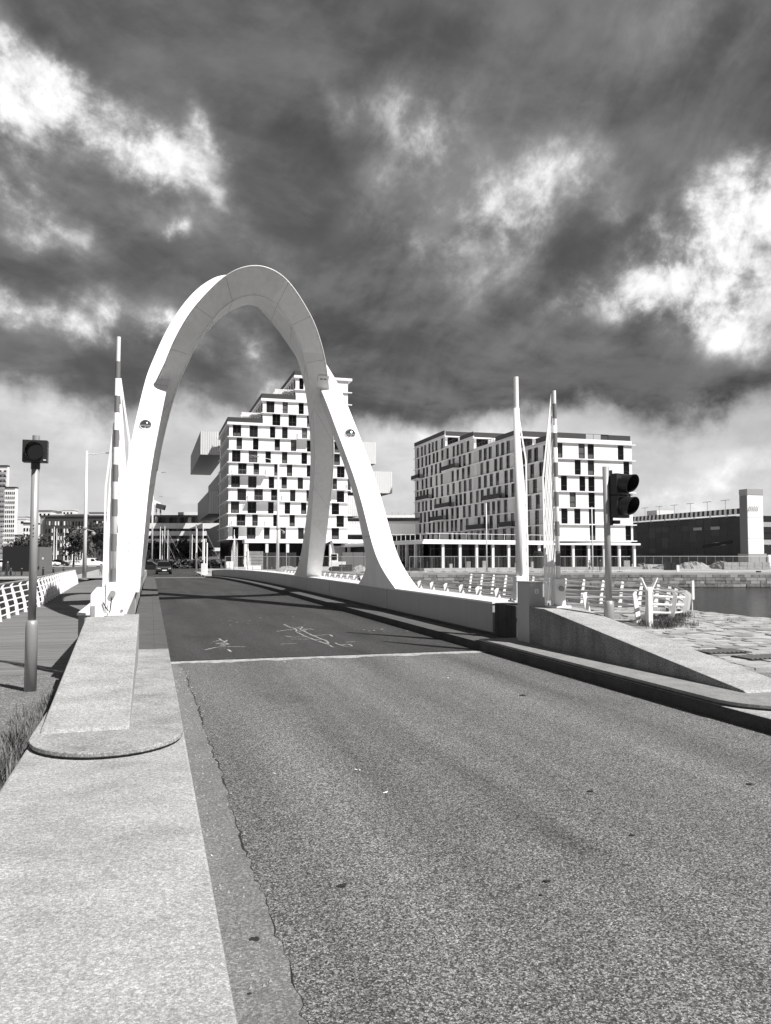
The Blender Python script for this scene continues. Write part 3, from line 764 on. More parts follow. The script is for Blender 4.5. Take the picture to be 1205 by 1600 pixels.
# gate post with a forked top at the end of the curved railing
t = thing('gate_post', 'square white gate post with a forked top where the two right railings meet', 'post', (11.4, 16.6, 0))
MB().box(11.34, 11.46, 16.54, 16.66, -.02, 1.0).build('post', M_WHITE, t, bevel=.008)
for s in (-1, 1): MB().bar((11.40 + s * .06, 16.6, .92), (11.40 + s * .22, 16.6, 1.22), .09, .03).build('fork_arm', M_WHITE, t)
t = thing('rail_end_sign', 'small white plate standing at the outer bend of the curved railing', 'sign plate', (16.5, 21.8, -.4))
MB().box(16.55, 16.63, 21.78, 21.82, .35, .95).build('plate', M_WHITE, t)
MB().tube([(16.59, 21.85, -.4), (16.59, 21.85, .5)], .02, 8).build('stem', M_WHITE, t)

# ------------------------------------------------------------------ timber decks
deck = MB()
def rail_x(y):
    p = [(q[1], q[0]) for q in LP]
    return interp(p, y)[0]
for yy0, yy1 in zip(yrange(13.9, 90, 4), yrange(13.9, 90, 4)[1:]):
    xa, xb = rail_x(yy0) - .25, rail_x(yy1) - .25
    deck.add([(xa, yy0, -.45 + camber(yy0)), (-1.05, yy0, -.45 + camber(yy0)), (-1.05, yy1, -.45 + camber(yy1)), (xb, yy1, -.45 + camber(yy1)),
              (xa, yy0, -.19 + camber(yy0)), (-1.05, yy0, -.19 + camber(yy0)), (-1.05, yy1, -.19 + camber(yy1)), (xb, yy1, -.19 + camber(yy1))],
             [(0, 3, 2, 1), (4, 5, 6, 7), (0, 1, 5, 4), (1, 2, 6, 5), (2, 3, 7, 6), (3, 0, 4, 7)])
deck_o = struct(deck, 'boardwalk_path', M_TIMBER)
y = 13.93; k = 0; rest = MB()
while y < 89.5:
    w = .138; xa = rail_x(y) - .26; dz = camber(y) + random.uniform(-.004, .004)
    if k < 290:
        cube('plank', xa, -1.06, y, y + w, -.188 + dz, -.15 + dz, M_WOOD if random.random() < .55 else M_WOOD2, deck_o)
    else: rest.box(xa, -1.06, y, y + w, -.188 + dz, -.15 + dz)
    y += w + .012; k += 1
tag(rest.build('far_planks', M_WOOD, deck_o), kind='stuff')
struct(MB().prism([(7.6, 22.6), (16.0, 22.6), (19.6, 27), (19.7, 49), (19.5, 66), (7.6, 66)], -1.2, -.52).prism([(7.6, 66), (19.5, 66), (14, 95), (7.6, 95)], -1.6, -.9), 'footway_deck_path', M_WOOD2)
fend = thing('timber_fender', 'dark upright timber boards below the right railing', 'timber wall', (10.9, 18, -.4))
for i in range(60):
    yy = 17.9 + i * .16
    if yy < 27: cube('board', 11.02, 11.09, yy, yy + .145, -.5, .12 + random.uniform(-.03, .03), M_TIMBER, fend)

# ------------------------------------------------------------------ far shores and quays
def far(u, d, z=FAR):
    p = ond(u, 868, d); return Vector((p.x, p.y, z))
# far bank: the quay runs square to the line of sight about 120 m away
q = [(8.7, 92), (9.4, 104), (30.5, 114.3), (35.8, 110), (86.1, 95.7), (240, 51.5)]
land = q + [(700, 300), (700, 1400), (-700, 1400), (-700, 260), (-42, 92), (-6.6, 92)]
struct(MB().prism([(a, b) for a, b in land], -4, FAR - .004), 'far_bank_ground', M_SAND)
wall = thing('quay_wall', 'long stone quay wall with a pale capping across the dock', 'quay wall', (36, 110, -2.8))
rs = random.Random(3)
stw = MB(); nst = 0
for (a, b) in zip(q[2:], q[3:]):
    a, b = Vector((a[0], a[1], 0)), Vector((b[0], b[1], 0)); L = (b - a).length; d = (b - a).normalized(); nrm = Vector((d.y, -d.x, 0))
    MB().bar(a + d * .0 + Vector((0, 0, FAR - .16)) - nrm * .3, b + Vector((0, 0, FAR - .16)) - nrm * .3, .9, .32).build('capping', M_STONE_CAP, wall)
    MB().bar(a + nrm * .02 + Vector((0, 0, -2)), b + nrm * .02 + Vector((0, 0, -2)), .1, 2.2).build('wall_core', M_CONC_DK, wall)
    for row in range(4):
        x = rs.uniform(0, .8)
        while x < min(L, 75):
            w = rs.uniform(.7, 1.7); z0 = -2.75 + row * .45
            off = rs.uniform(.02, .12)
            p0 = a + d * x; p1 = a + d * min(x + w - .05, L)
            if nst < 295:
                mb = MB().bar(p0 + nrm * off + Vector((0, 0, z0 + .2)), p1 + nrm * off + Vector((0, 0, z0 + .2)), .2, .41)
                mb.build('stone', rs.choice([M_STONE, M_STONE, M_CONC_DK, M_STONE_CAP]), wall); nst += 1
            else: stw.bar(p0 + nrm * off + Vector((0, 0, z0 + .2)), p1 + nrm * off + Vector((0, 0, z0 + .2)), .2, .41)
            x += w
if stw.v: tag(stw.build('far_stones', M_STONE, wall), kind='stuff')
for u in (664, 815, 1132):     # white ladders
    p = far(u, 119.5); MB().bar((p.x, p.y - .4, -2.6), (p.x, p.y - .4, FAR + .05), .35, .08).build('ladder', M_WHITE, wall)
t = thing('mooring_pile', 'dark timber pile standing in the water at the far quay', 'pile', tuple(far(1185, 117, -2.8)))
p = far(1185, 117); MB().tube([(p.x, p.y, -3), (p.x, p.y, -.5)], [.42, .36], 12).build('pile', M_TIMBER, t)
# left far quay with lawn behind
lq = [(-60, 92), (-42, 92), (-6.6, 92)]
wl = thing('left_quay_wall', 'dark quay wall left of the boardwalk, topped by a pale path', 'quay wall', (-30, 92, -2.8))
MB().box(-140, -6.6, 91.6, 92.0, -3.2, FAR - .08).build('wall_core', M_TIMBER, wl)
MB().box(-140, -6.6, 91.5, 92.6, FAR - .079, FAR + .02).build('capping', M_CONC_DK, wl)
struct(MB().box(-140, -7.0, 92.61, 101, FAR - .3, FAR + .03), 'left_quay_path', M_STONE_CAP)
struct(MB().box(-140, -9, 101, 180, FAR - .3, FAR + .06), 'lawn', M_LAWN)
struct(MB().box(-7, -4.2, 92.0, 150, FAR - .3, FAR + .05), 'left_footpath', M_STONE_CAP)

# ------------------------------------------------------------------ facades
def frame_make(nx, ny):
    def mk(mb):
        w = .07; h = .04
        mb.box(-.5, -.5 + w, -.5, .5, -.5, .5).box(.5 - w, .5, -.5, .5, -.5, .5).box(-.5 + w, .5 - w, -.5, .5, -.5, -.5 + h).box(-.5 + w, .5 - w, -.5, .5, .5 - h, .5)
        if nx: mb.box(-.03, .03, -.35, .35, -.5 + h, .5 - h)
        if ny:
            for a, b in (((-.5 + w, -.03) if nx else (-.5 + w, .5 - w)), (.03, .5 - w))[:2 if nx else 1] if nx else ((-.5 + w, .5 - w),): mb.box(a, b, -.35, .35, -.17, -.135)
    return mk
GL = [M_GLASS, material('window_glass_b', .02, .1, spec=.25), material('window_blind', .10, .35, spec=.3), material('window_dark', .005, .15, spec=.12)]
def window(root, face, pos, a0, a1, z0, z1, rnd, style='one', blind=.06):
    """a recessed window in the face y = pos or x = pos (outside towards -y or -x)"""
    o = bpy.data.objects.new('window', unit_mesh('window_' + style, M_FRAME, frame_make(style == 'two', True))); link(o, root)
    c = Vector(((a0 + a1) / 2, pos + .17, (z0 + z1) / 2)) if face == 'y' else Vector((pos + .17, (a0 + a1) / 2, (z0 + z1) / 2))
    o.location = inv_of(root) @ c; o.scale = (a1 - a0, .14, z1 - z0)
    if face == 'x': o.rotation_euler = (0, 0, -math.pi / 2)
    r = rnd.random()
    g = GL[3] if r < .35 else GL[0] if r < .7 else GL[1] if r < 1 - blind else GL[2]
    def pane(mb): mb.box(-.44, .44, -.02, .02, -.47, .47)
    pn = bpy.data.objects.new('pane', unit_mesh('pane', g, pane)); link(pn, o)
    if rnd.random() < .3:
        def bl(mb): mb.box(-.40, .40, .05, .10, -.44, -.2)
        b = bpy.data.objects.new('sill_panel', unit_mesh('sill_panel', GL[2], bl)); link(b, o); b.location = (0, -.09, 0)
    return o
def facade_row(root, face, pos, a_min, a_max, z0, z1, wins, rnd, maxw=4.2, mats=None, style=None, wz=(.02, .03)):
    """cladding panels between the windows of one storey"""
    mats = mats or (M_OFFWHITE, M_OFFWHITE, M_FACADE2)
    wins = sorted(w for w in wins if w[1] > a_min and w[0] < a_max)
    x = a_min
    def panels(p, q):
        if q - p < .05: return
        n = max(1, int(math.ceil((q - p) / maxw)))
        cuts = [p + (q - p) * k / n for k in range(n + 1)]
        if n == 2:
            k = rnd.uniform(.3, .7); cuts[1] = p + (q - p) * k
        for u, v in zip(cuts, cuts[1:]):
            m = rnd.choice(mats)
            if face == 'y': cube('cladding_panel', u + .012, v - .012, pos, pos + .24, z0, z1, m, root)
            else: cube('cladding_panel', pos, pos + .24, u + .012, v - .012, z0, z1, m, root)
    for (p, q) in wins:
        p, q = max(p, a_min), min(q, a_max)
        panels(x, p); x = q
        st = style or ('two' if q - p > 1.75 else 'one')
        window(root, face, pos, p, q, z0 + wz[0], z1 - wz[1], rnd, st)
        for za, zb in ((z0, z0 + wz[0]), (z1 - wz[1], z1)):
            if face == 'y': cube('cladding_strip', p, q, pos + .02, pos + .24, za, zb, mats[0], root)
            else: cube('cladding_strip', pos + .02, pos + .24, p, q, za, zb, mats[0], root)
    panels(x, a_max)
def balcony(root, face, pos, a0, a1, z, depth=1.3, mat=M_GREY, solid=False, label=None):
    b = MB(); d = depth
    def bx(p0, p1, q0, q1, r0, r1):
        if face == 'y': b.box(p0, p1, pos - q1, pos - q0, r0, r1)
        else: b.box(pos - q1, pos - q0, p0, p1, r0, r1)
    bx(a0, a1, .45, d, z - .02, z + .12)
    o = b.build('balcony', M_SLAB, root)
    b = MB()
    bx(a0, a1, d - .05, d, z + 1.08, z + 1.13); bx(a0, a0 + .05, .1, d - .05, z + 1.08, z + 1.13); bx(a1 - .05, a1, .1, d - .05, z + 1.08, z + 1.13)
    n = max(2, int((a1 - a0) / (.16 if solid else .32)))
    for i in range(n + 1):
        x = a0 + (a1 - a0 - .03) * i / n; bx(x, x + (.09 if solid else .025), d - .045, d - .01, z + .12, z + 1.08)
    for s in (a0, a1 - .03):
        for i in range(6):
            y = .2 + (d - .3) * i / 5; bx(s, s + .03, y, y + (.12 if solid else .03), z + .12, z + 1.08)
    b.build('balustrade', mat, o)
    return o
def roof_rail(root, pts, z, h, mat=M_ROOFDK, step=1.5):
    m = MB()
    for a, b in zip(pts, pts[1:]):
        a, b = Vector((a[0], a[1], z)), Vector((b[0], b[1], z)); L = (b - a).length; n = max(1, int(L / step))
        m.bar(a + Vector((0, 0, h)), b + Vector((0, 0, h)), .06)
        for i in range(n + 1): p = a.lerp(b, i / n); m.bar(p, p + Vector((0, 0, h)), .05)
    return m.build('roof_railing', mat, root)
def roof_screen(root, pts, z, h, mat=M_ROOFDK):
    m = MB()
    for a, b in zip(pts, pts[1:]):
        a, b = Vector((a[0], a[1], z + h / 2)), Vector((b[0], b[1], z + h / 2)); m.bar(a, b, .08, h)
    return m.build('roof_screen', mat, root)

# ------------------------------------------------------------------ right apartment block
rn = random.Random(11)
X0, Y0, X1, Y1 = 67.75, 126.0, 83.5, 203.4
rb = thing('apartment_block', 'long white apartment block with terraced roof, dark balconies and a grey shaded flank', 'building', (X0, Y0, FAR))
FH, ZB = 2.9, 4.34
def yl(u): return onx(u, 868, X0).y
segs = [(Y0, yl(808), 6), (yl(808), yl(741), 7), (yl(741), yl(696), 8), (yl(696), Y1, 9)]
for (ya, yb, nf) in segs:
    top = ZB + nf * FH
    cube('core', X0 + .25, X1 - .3, ya + (.25 if nf == 6 else .0), yb - .001, ZB, top, M_FACADE2, rb)
# left flank
for (ya, yb, nf) in segs:
    for f in range(nf):
        z0 = ZB + f * FH; row = random.Random(f * 7 + 3)
        # windows in loose rhythm along the whole flank, the same for every segment
        wins = []; y = Y0 + 1.4 + row.uniform(0, 1.5)
        while y < Y1 - 2:
            wins.append((y, y + 1.6)); y += 1.6 + row.choice([1.0, 1.5, 1.7, 2.0, 2.5])
        wins = [w for w in wins if w[0] > ya + .3 and w[1] < yb - .3]
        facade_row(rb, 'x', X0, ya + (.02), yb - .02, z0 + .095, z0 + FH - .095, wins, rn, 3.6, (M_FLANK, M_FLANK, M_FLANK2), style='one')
    for f in range(nf + 1):
        cube('floor_slab', X0 - .34, X1 - .1 if f == nf else X0 + .25, ya + (.001 if ya > Y0 else -.34), yb - .001, ZB + f * FH - .09, ZB + f * FH + .09, M_SLAB, rb)
    # parapet on each terrace
    tp = ZB + nf * FH
    cube('roof_parapet', X0 - .06, X0 + .2, ya + .01, yb - .01, tp + .126, tp + .56, M_OFFWHITE, rb)
    if nf == 9: roof_screen(rb, [(X0 - .1, ya), (X0 - .1, yb), (X1, yb)], tp + .56, 1.0)
    else:
        roof_rail(rb, [(X0 + .05, ya), (X0 + .05, yb)], tp + .56, .9)
        roof_screen(rb, [(X0 - .02, ya + .2), (X0 - .02, ya + (yb - ya) * .45)], tp + .56, .95)
# stepped end walls towards the viewer with a terrace door each
for (ya, yb, nf) in segs[1:]:
    z0 = ZB + (nf - 1) * FH
    facade_row(rb, 'y', ya - .24, X0 + .0, X1 - .4, z0 + .095, z0 + FH - .095, [(X0 + .6, X0 + 3.4)], rn, 4)
    cube('terrace_eave', X0 - .34, X1 - .1, ya - .9, ya + .0, z0 + FH - .12, z0 + FH + .12, M_SLAB, rb)
    roof_screen(rb, [(X0 - .1, ya - .8), (X1 - 1.0, ya - .8)], z0 + FH + .12, 1.1)
# balconies on the flank (image position, storey)
for ua, ub, f in ((651, 662, 6), (699, 720, 6), (658, 677, 4), (764, 792, 3), (688, 711, 3), (681, 702, 2), (738, 766, 1), (791, 809, 1)):
    a, b = yl(ub), yl(ua)
    balcony(rb, 'x', X0 - .0, a, b, ZB + f * FH, 1.5, M_ROOFDK, True)
# sunlit gable
rows = [[(175, 212), (540, 600), (912, 970)], [(247, 312), (382, 445), (533, 597)], [(150, 206), (336, 400), (533, 597), (915, 972)], [(247, 310), (440, 500), (533, 597), (905, 965)], [(150, 206), (393, 455), (530, 595), (902, 962)], [(202, 267), (435, 500), (530, 595), (845, 905)]]
def xg(c): return ony(840 + c / 6.665, 780, Y0).x
for f, row in enumerate(rows):
    z0 = ZB + f * FH
    facade_row(rb, 'y', Y0, X0 + .26, X1 - .02, z0 + .095, z0 + FH - .095, [(xg(a), xg(b)) for a, b in row], rn, 5.0)
for f in range(7):
    cube('floor_slab', X0 + .26, X1 + .55, Y0 - .36, Y0 + .24, ZB + f * FH - .09, ZB + f * FH + .09, M_SLAB, rb)
tp = ZB + 6 * FH
cube('roof_parapet', X0 + .21, X1 - .02, Y0 + .0, Y0 + .26, tp + .126, tp + .75, M_OFFWHITE, rb)
roof_rail(rb, [(X0 + .3, Y0 + .1), (X0 + 11, Y0 + .1)], tp + .75, .95)
roof_screen(rb, [(X0 + 9.6, Y0 + .2), (X1 - .2, Y0 + .2), (X1 - .2, Y0 + 14)], tp + .75, .95)
roof_screen(rb, [(X0 + .1, Y0 + 5), (X0 + 9, Y0 + 5)], tp + 1.2, 1.1)
# right flank, plain panels
for f in range(6): cube('cladding_panel', X1 - .299, X1 - .06, Y0 + .25, Y1 - 1, ZB + f * FH + .13, ZB + (f + 1) * FH - .13, M_FACADE2, rb)
# ground floor: white columns, glazing, roof slab
pod = thing('glazed_podium', 'single storey glazed podium with white columns in front of the long apartment block', 'building', (41.3, 119.2, FAR))
PA, PB, PC = Vector((41.4, 119.2, 0)), Vector((67.3, 125.6, 0)), Vector((41.0, 146.0, 0))
PD = Vector((83.4, 125.7, 0))
zb, zt = FAR + .45, ZB - .75
def gl_run(a, b, n, col0=True, mats=(M_GLASS, GL[1], GL[3])):
    d = (b - a).normalized(); nrm = Vector((d.y, -d.x, 0))
    for i in range(n):
        p, q = a.lerp(b, i / n), a.lerp(b, (i + 1) / n)
        MB().bar(p + Vector((0, 0, zb)), p + Vector((0, 0, zt)), .42, .42, up=(0, 1, 0)).build('column', M_WHITE, pod)
        inn = -nrm * .9
        g = MB().bar(p + inn + d * .25 + Vector((0, 0, (zb + zt) / 2)), q + inn - d * .02 + Vector((0, 0, (zb + zt) / 2)), .04, zt - zb).build('glazing', rn.choice(mats), pod)
        m = MB()
        for k in range(1, 4):
            s = (p + inn + nrm * .05).lerp(q + inn + nrm * .05, k / 3.0); m.bar(s + Vector((0, 0, zb)), s + Vector((0, 0, zt)), .07, .07, up=(0, 1, 0))
        for h in (.42, .80): m.bar(p + inn + nrm * .05 + Vector((0, 0, zb + (zt - zb) * h)), q + inn + nrm * .05 + Vector((0, 0, zb + (zt - zb) * h)), .06, .10)
        m.build('mullion', M_FRAME, g)
        # crates and fittings left behind the glass by the builders
        if rn.random() < .7:
            s = (p - nrm * .55).lerp(q - nrm * .55, rn.uniform(.3, .7)); hh = rn.uniform(.5, 1.3)
            MB().bar(s + Vector((0, 0, zb + hh / 2)), s + d * rn.uniform(.5, 1.3) + Vector((0, 0, zb + hh / 2)), .3, hh).build('stacked_board', rn.choice([M_RUBBLE, M_METAL_DK, M_CONC]), pod)
    MB().bar(b + Vector((0, 0, zb)), b + Vector((0, 0, zt)), .42, .42, up=(0, 1, 0)).build('column', M_WHITE, pod)
gl_run(PC, PA, 6); gl_run(PA, PB, 8); gl_run(PB + Vector((.7, .05, 0)), PD, 5)
MB().prism([(40.7, 118.4), (67.9, 125.0), (84.3, 125.0), (84.3, 126.35), (68, 126.35), (67.6, 203), (40.6, 203)], zt, ZB - .4).build('roof_slab', M_WHITE, pod)
MB().prism([(41.2, 119.3), (67.6, 125.9), (67.6, 203), (41.1, 203)], ZB - .399, ZB - .05).build('roof_upstand', M_OFFWHITE, pod)
MB().prism([(40.9, 118.2), (67.9, 124.6), (84.6, 124.6), (84.6, 126.3), (66, 127.6), (40.6, 203)], FAR - .1, zb).build('base_plinth', M_STONE_CAP, pod)
MB().prism([(43.5, 122.0), (66, 127.5), (83, 128), (83, 203), (43.4, 203)], zb, zt - .01).build('dark_interior', M_DARKROOM, pod)
roof_rail(pod, [(41.4, 150), (41.7, 119.9), (67.3, 126.2)], ZB - .05, 1.0, M_WHITE, 2.5)

# ------------------------------------------------------------------ left tower with cantilevered boxes
tw = thing('stepped_tower', 'tall white stepped tower block with grey metal boxes jutting from both sides', 'building', (16.1, 177.7, FAR))
TX0, TY0, TX1, TY1 = 16.1, 177.7, 43.0, 203
TH_, TZ = 2.825, 5.3
def xt(u): return ony(u, 780, TY0).x
def uL(c): return 290 + c / 6.025
def uR(c): return 500 + c / 5.0
Lw = {12: [(1065, 1105)], 11: [], 10: [(755, 830), (908, 957), (1060, 1108)], 9: [(812, 887), (965, 1040), (1140, 1190)],
      8: [(438, 517), (597, 675), (790, 840), (905, 957), (1092, 1142)], 7: [(475, 527), (630, 682), (835, 885), (988, 1040), (1140, 1190)],
      6: [(433, 513), (592, 673), (750, 800), (905, 955), (1090, 1142)], 5: [(492, 572), (638, 690), (833, 875), (952, 1003), (1140, 1190)],
      4: [(428, 510), (588, 667), (782, 833), (903, 953), (1055, 1105)], 3: [(488, 570), (647, 727), (805, 870), (984, 1034), (1138, 1188)],
      2: [(427, 505), (585, 667), (778, 830), (934, 985), (1088, 1138)], 1: [(483, 565), (630, 682), (827, 870), (980, 1030), (1138, 1180)],
      0: [(445, 502), (580, 662), (740, 795), (895, 947), (1062, 1115)]}
Rw = {8: [(90, 120)], 7: [(112, 150)], 6: [(100, 155)], 5: [(133, 192)], 4: [(88, 133)], 3: [(132, 190)], 2: [(92, 150)], 1: [(130, 188)], 0: [(92, 150)], 10: [(40, 90), (150, 185)], 9: [(110, 160)], 12: [(30, 70)], 11: [(80, 120)]}
xB, xC = xt(409.5), xt(461)
for f in range(13):
    a = TX0 + .02 if f < 9 else xB if f < 11 else xC
    z0 = TZ + f * TH_
    wins = [(xt(uL(p)), xt(uL(q))) for p, q in Lw[f]] + [(xt(uR(p)), xt(uR(q))) for p, q in Rw.get(f, [])]
    facade_row(tw, 'y', TY0, a + (.26 if f < 9 else 0), TX1, z0 + .10, z0 + TH_ - .10, wins, rn, 4.6)
    cube('floor_slab', a - .38, TX1 + .9, TY0 - .42, TY0 + .24, z0 - .095, z0 + .095, M_SLAB, tw)
    yb = TY1 if f < 9 else TY1
    cube('core', a + .26, TX1 - .02, TY0 + .245, yb, z0, z0 + TH_, M_FACADE2, tw)
    # shaded left side: tall dark windows between thin fins
    wy = [(TY0 + 1.0 + k * 3.1, TY0 + 3.2 + k * 3.1) for k in range(7)]
    facade_row(tw, 'x', a, TY0 + .02, TY1 - 1, z0 + .10, z0 + TH_ - .10, wy, rn, 4.0)
    cube('floor_slab', a - .38, a + .25, TY0 + .241, TY1 - .8, z0 - .095, z0 + .095, M_SLAB, tw)
for f, a, b in ((9, TX0, xB), (11, xB, xC), (13, xC, TX1)):
    z = TZ + f * TH_
    cube('terrace_slab', a - .42, b + (.9 if f == 13 else -.01), TY0 - .44, TY1 - .5, z - .121, z + .45, M_OFFWHITE, tw)
    roof_screen(tw, [(a - .3, TY1 - 1), (a - .3, TY0 - .3), (b, TY0 - .3)], z + .45, 1.05)
    if f < 13:
        p = MB()
        for k in range(5): p.bar((b - 4.6, TY0 + .4 + k * 1.1, z + 2.75), (b, TY0 + .4 + k * 1.1, z + 2.75), .12, .16)
        p.bar((b - 4.6, TY0 + .2, z + 2.6), (b - 4.6, TY0 + 5.5, z + 2.6), .16, .16)
        p.bar((b - 4.6, TY0 + .3, z + .4), (b - 4.6, TY0 + .3, z + 2.6), .14)
        p.build('pergola', M_SLAB, tw)
for ua, ub, f, lo in ((430, 748, 5, 0), (580, 900, 3, 0), (430, 740, 1, 0), (1040, 1172, 8, 0)):
    balcony(tw, 'y', TY0, xt(uL(ua)), xt(uL(ub)), TZ + f * TH_, 1.5, M_GREY)
balcony(tw, 'y', TY0, xt(uR(88)), xt(uR(200)), TZ + 4 * TH_, 1.5, M_GREY)
# podium of the tower
px0, px1 = xt(381), xt(566)
cube('podium_roof', px0 - .3, px1 + 1.5, TY0 - 5.2, TY0 - .43, TZ - .85, TZ - .02, M_WHITE, tw)
for u in (381, 413, 444.5, 478, 510, 538, 566): 
    x = xt(u); cube('column', x - .3, x + .3, TY0 - 5.0, TY0 - 4.4, FAR, TZ - .851, M_WHITE, tw)
cube('shopfront', px0, px1 + 1.4, TY0 - 1.4, TY0 - 1.2, FAR, TZ - .852, GL[3], tw)
cube('plain_wall', xt(512), xt(537), TY0 - 1.7, TY0 - 1.401, FAR, TZ - 1.4, M_FACADE2, tw)
cube('side_base', TX0 + .3, px0, TY0 - .2, TY1 - 1, FAR, TZ - .13, GL[3], tw)
# metal boxes
def mbox(ua, ub, va, vb, y, depth, name='metal_box', ribs=True):
    p = ony(ua, va, y); q_ = ony(ub, vb, y); x0, x1, z1, z0 = p.x, q_.x, p.z, q_.z
    o = cube(name, x0, x1, y, y + depth, z0, z1, M_METAL_DK, tw)
    f = MB(); n = max(3, int((x1 - x0) / .55))
    for i in range(n):
        a = x0 + (x1 - x0) * i / n; f.box(a + .03, a + (x1 - x0) / n - .03, y - .07, y - .001, z0 + .02, z1 - .02)
    f.build('front_sheet', M_CORR, tw)
mbox(313.5, 352, 673.5, 711.5, 204, 52); mbox(326.5, 356, 767, 803, 204, 50); mbox(346, 372, 735, 766, 204.5, 48); mbox(343, 372, 819, 853, 204.5, 48)
mbox(540, 587.5, 689, 725, 205, 40); mbox(548, 613, 735, 771, 205.5, 40); mbox(535, 561, 774, 807, 206, 35)

# ------------------------------------------------------------------ background buildings
t = thing('metal_hall', 'low grey corrugated hall between the stepped tower and the long apartment block', 'building', tuple(far(600, 230)))
p0, p1 = far(545, 225), far(652, 225)
def wall_run(nm, pa, pb, z0, z1, mat, parent, th=.4):
    return MB().bar(Vector((pa.x, pa.y, (z0 + z1) / 2)), Vector((pb.x, pb.y, (z0 + z1) / 2)), th, z1 - z0).build(nm, mat, parent)
def zat(v, d): return EYE + (HZ - v) * d / F
wall_run('lower_wall', p0, p1, FAR, zat(846, 225), M_METAL_DK, t, 30)
n = 46
for i in range(n):
    a, b = p0.lerp(p1, i / n), p0.lerp(p1, (i + .86) / n); off = -FWD * 15.2
    wall_run('corrugated_panel', a + off, b + off, zat(835, 211), zat(815, 211), M_CORR, t, .25)
off = -FWD * 15.1
wall_run('ribbon_window', p0 + off, p1 + off, zat(846, 211), zat(836, 211), GL[0], t, .2)
wall_run('roof', p0, p1, zat(815, 225), zat(813, 225), M_ROOFDK, t, 30)
t = thing('white_building', 'pale flat roofed building with a ladder mast above the metal hall', 'building', tuple(far(625, 300)))
a, b = far(598, 300), far(648, 300)
wall_run('wall', a, b, FAR, zat(806, 300), M_OFFWHITE, t, 12)
for i in range(5):
    c = a.lerp(b, .1 + i * .2); MB().tube([(c.x, c.y, zat(806, 300)), (c.x, c.y, zat(806 - random.uniform(3, 8), 300))], .12, 5).build('roof_mast', M_GREY, t)
for i in range(6):
    c, d = a.lerp(b, .05 + i * .16), a.lerp(b, .14 + i * .16); o2 = -FWD * 6.1
    wall_run('window', c + o2, d + o2, zat(814, 294), zat(809, 294), GL[0], t, .3)

# dark shopping building on the right
t = thing('dark_market_hall', 'long dark clad hall with a striped awning edge beyond the rubble heaps', 'building', (141, 168, FAR))
DX = 141.0; ya, yb = 168.0, 214.0
cube('core', DX + .2, 235, ya, yb, FAR, 11.6, M_BRICK, t)
zc = yrange(FAR, 11.4, 1.5); yc = yrange(ya, yb, 3.0)
for z0, z1 in zip(zc, zc[1:]):
    for y0, y1 in zip(yc, yc[1:]):
        cube('clad_panel', DX + random.uniform(-.02, .03), DX + .2, y0 + .03, y1 - .03, z0 + .02, z1 - .02, M_BRICK if random.random() < .8 else M_ROOFDK, t)
aw = yrange(ya - 2, yb + 6, .95)
for i, (y0, y1) in enumerate(zip(aw, aw[1:])):
    m = MB(); dz = 1.35
    m.add([(DX - .6, y0, 12.2), (DX - .6, y1, 12.2), (DX + .2, y1 + .9, 12.2 + dz), (DX + .2, y0 + .9, 12.2 + dz), (DX - .2, y0, 12.1), (DX - .2, y1, 12.1), (DX + .6, y1 + .9, 12.1 + dz), (DX + .6, y0 + .9, 12.1 + dz)],
          [(0, 3, 2, 1), (4, 5, 6, 7), (0, 1, 5, 4), (1, 2, 6, 5), (2, 3, 7, 6), (3, 0, 4, 7)]).build('awning_stripe', M_CORR if i % 2 else M_ROOFDK, t)
for k in range(7): cube('roof_post', DX - .1, DX + .2, ya + 3 + k * 6.5, ya + 3.3 + k * 6.5, 11.4, 12.1, M_GREY, t)
cube('roof_edge', DX - .05, DX + 60, ya, yb, 11.61, 11.75, M_GREY, t)
for y0, y1, z in ((174, 177.5, 8.5), (181, 184.5, 8.5), (172, 176, 4.4)):
    f = cube('sign_window', DX - .08, DX - .03, y0, y1, z, z + .75, M_GREY, t)
MB().bar((DX - .1, 169.5, 5.2), (DX - .1, 181, 4.1), .1, .7).build('sloped_window', GL[3], t)
cube('roof_plant', DX + 3, DX + 9, 205, 210, 13.3, 15.2, M_CORR, t)
for k in range(6): MB().tube([(DX + 1, ya + 5 + 7 * k, 12), (DX + 1, ya + 5 + 7 * k, 16)], .07, 5).bar((DX + 1, ya + 3.4 + 7 * k, 16), (DX + 1, ya + 6.6 + 7 * k, 16), .3, .1).build('roof_lamp', M_GREY, t)
t = thing('stair_tower', 'white concrete stair tower with a grey cap at the end of the dark hall', 'tower', (141, 160, FAR))
pa = ony(1170, 860, 158); pb = ony(1194, 860, 158)
cube('shaft', pa.x, pb.x, 158, 160.6, 2.2, 16.2, M_OFFWHITE, t); cube('cap', pa.x - .1, pb.x + .1, 157.9, 160.7, 16.21, 17.6, M_GREY, t)
cube('base', pa.x - .5, pb.x + .3, 157.5, 161, FAR, 2.19, M_GREY, t)
cube('shade_sheet', pa.x - .15, pa.x - .01, 158.05, 160.55, 2.2, 16.1, M_METAL_DK, t)  # dark sheet added over the white side, shade put into its colour
for i in range(6): MB().bar((pa.x + .1 + i * .5, 157.8, 12.2), (pa.x + .45 + i * .5, 157.8, 13.5), .05, .25, up=(0, 1, 0)).build('awning_stripe', M_CORR, t)
for z in (5.8, 10.8): cube('joint', pa.x, pb.x, 157.97, 157.999, z, z + .06, M_GREY, t)
t = thing('glass_wing', 'glazed wing with horizontal bands right of the white stair tower', 'building', (150, 163, FAR))
cube('core', pb.x + .3, pb.x + 30, 162, 167.9, FAR, 11.5, M_BRICK, t)
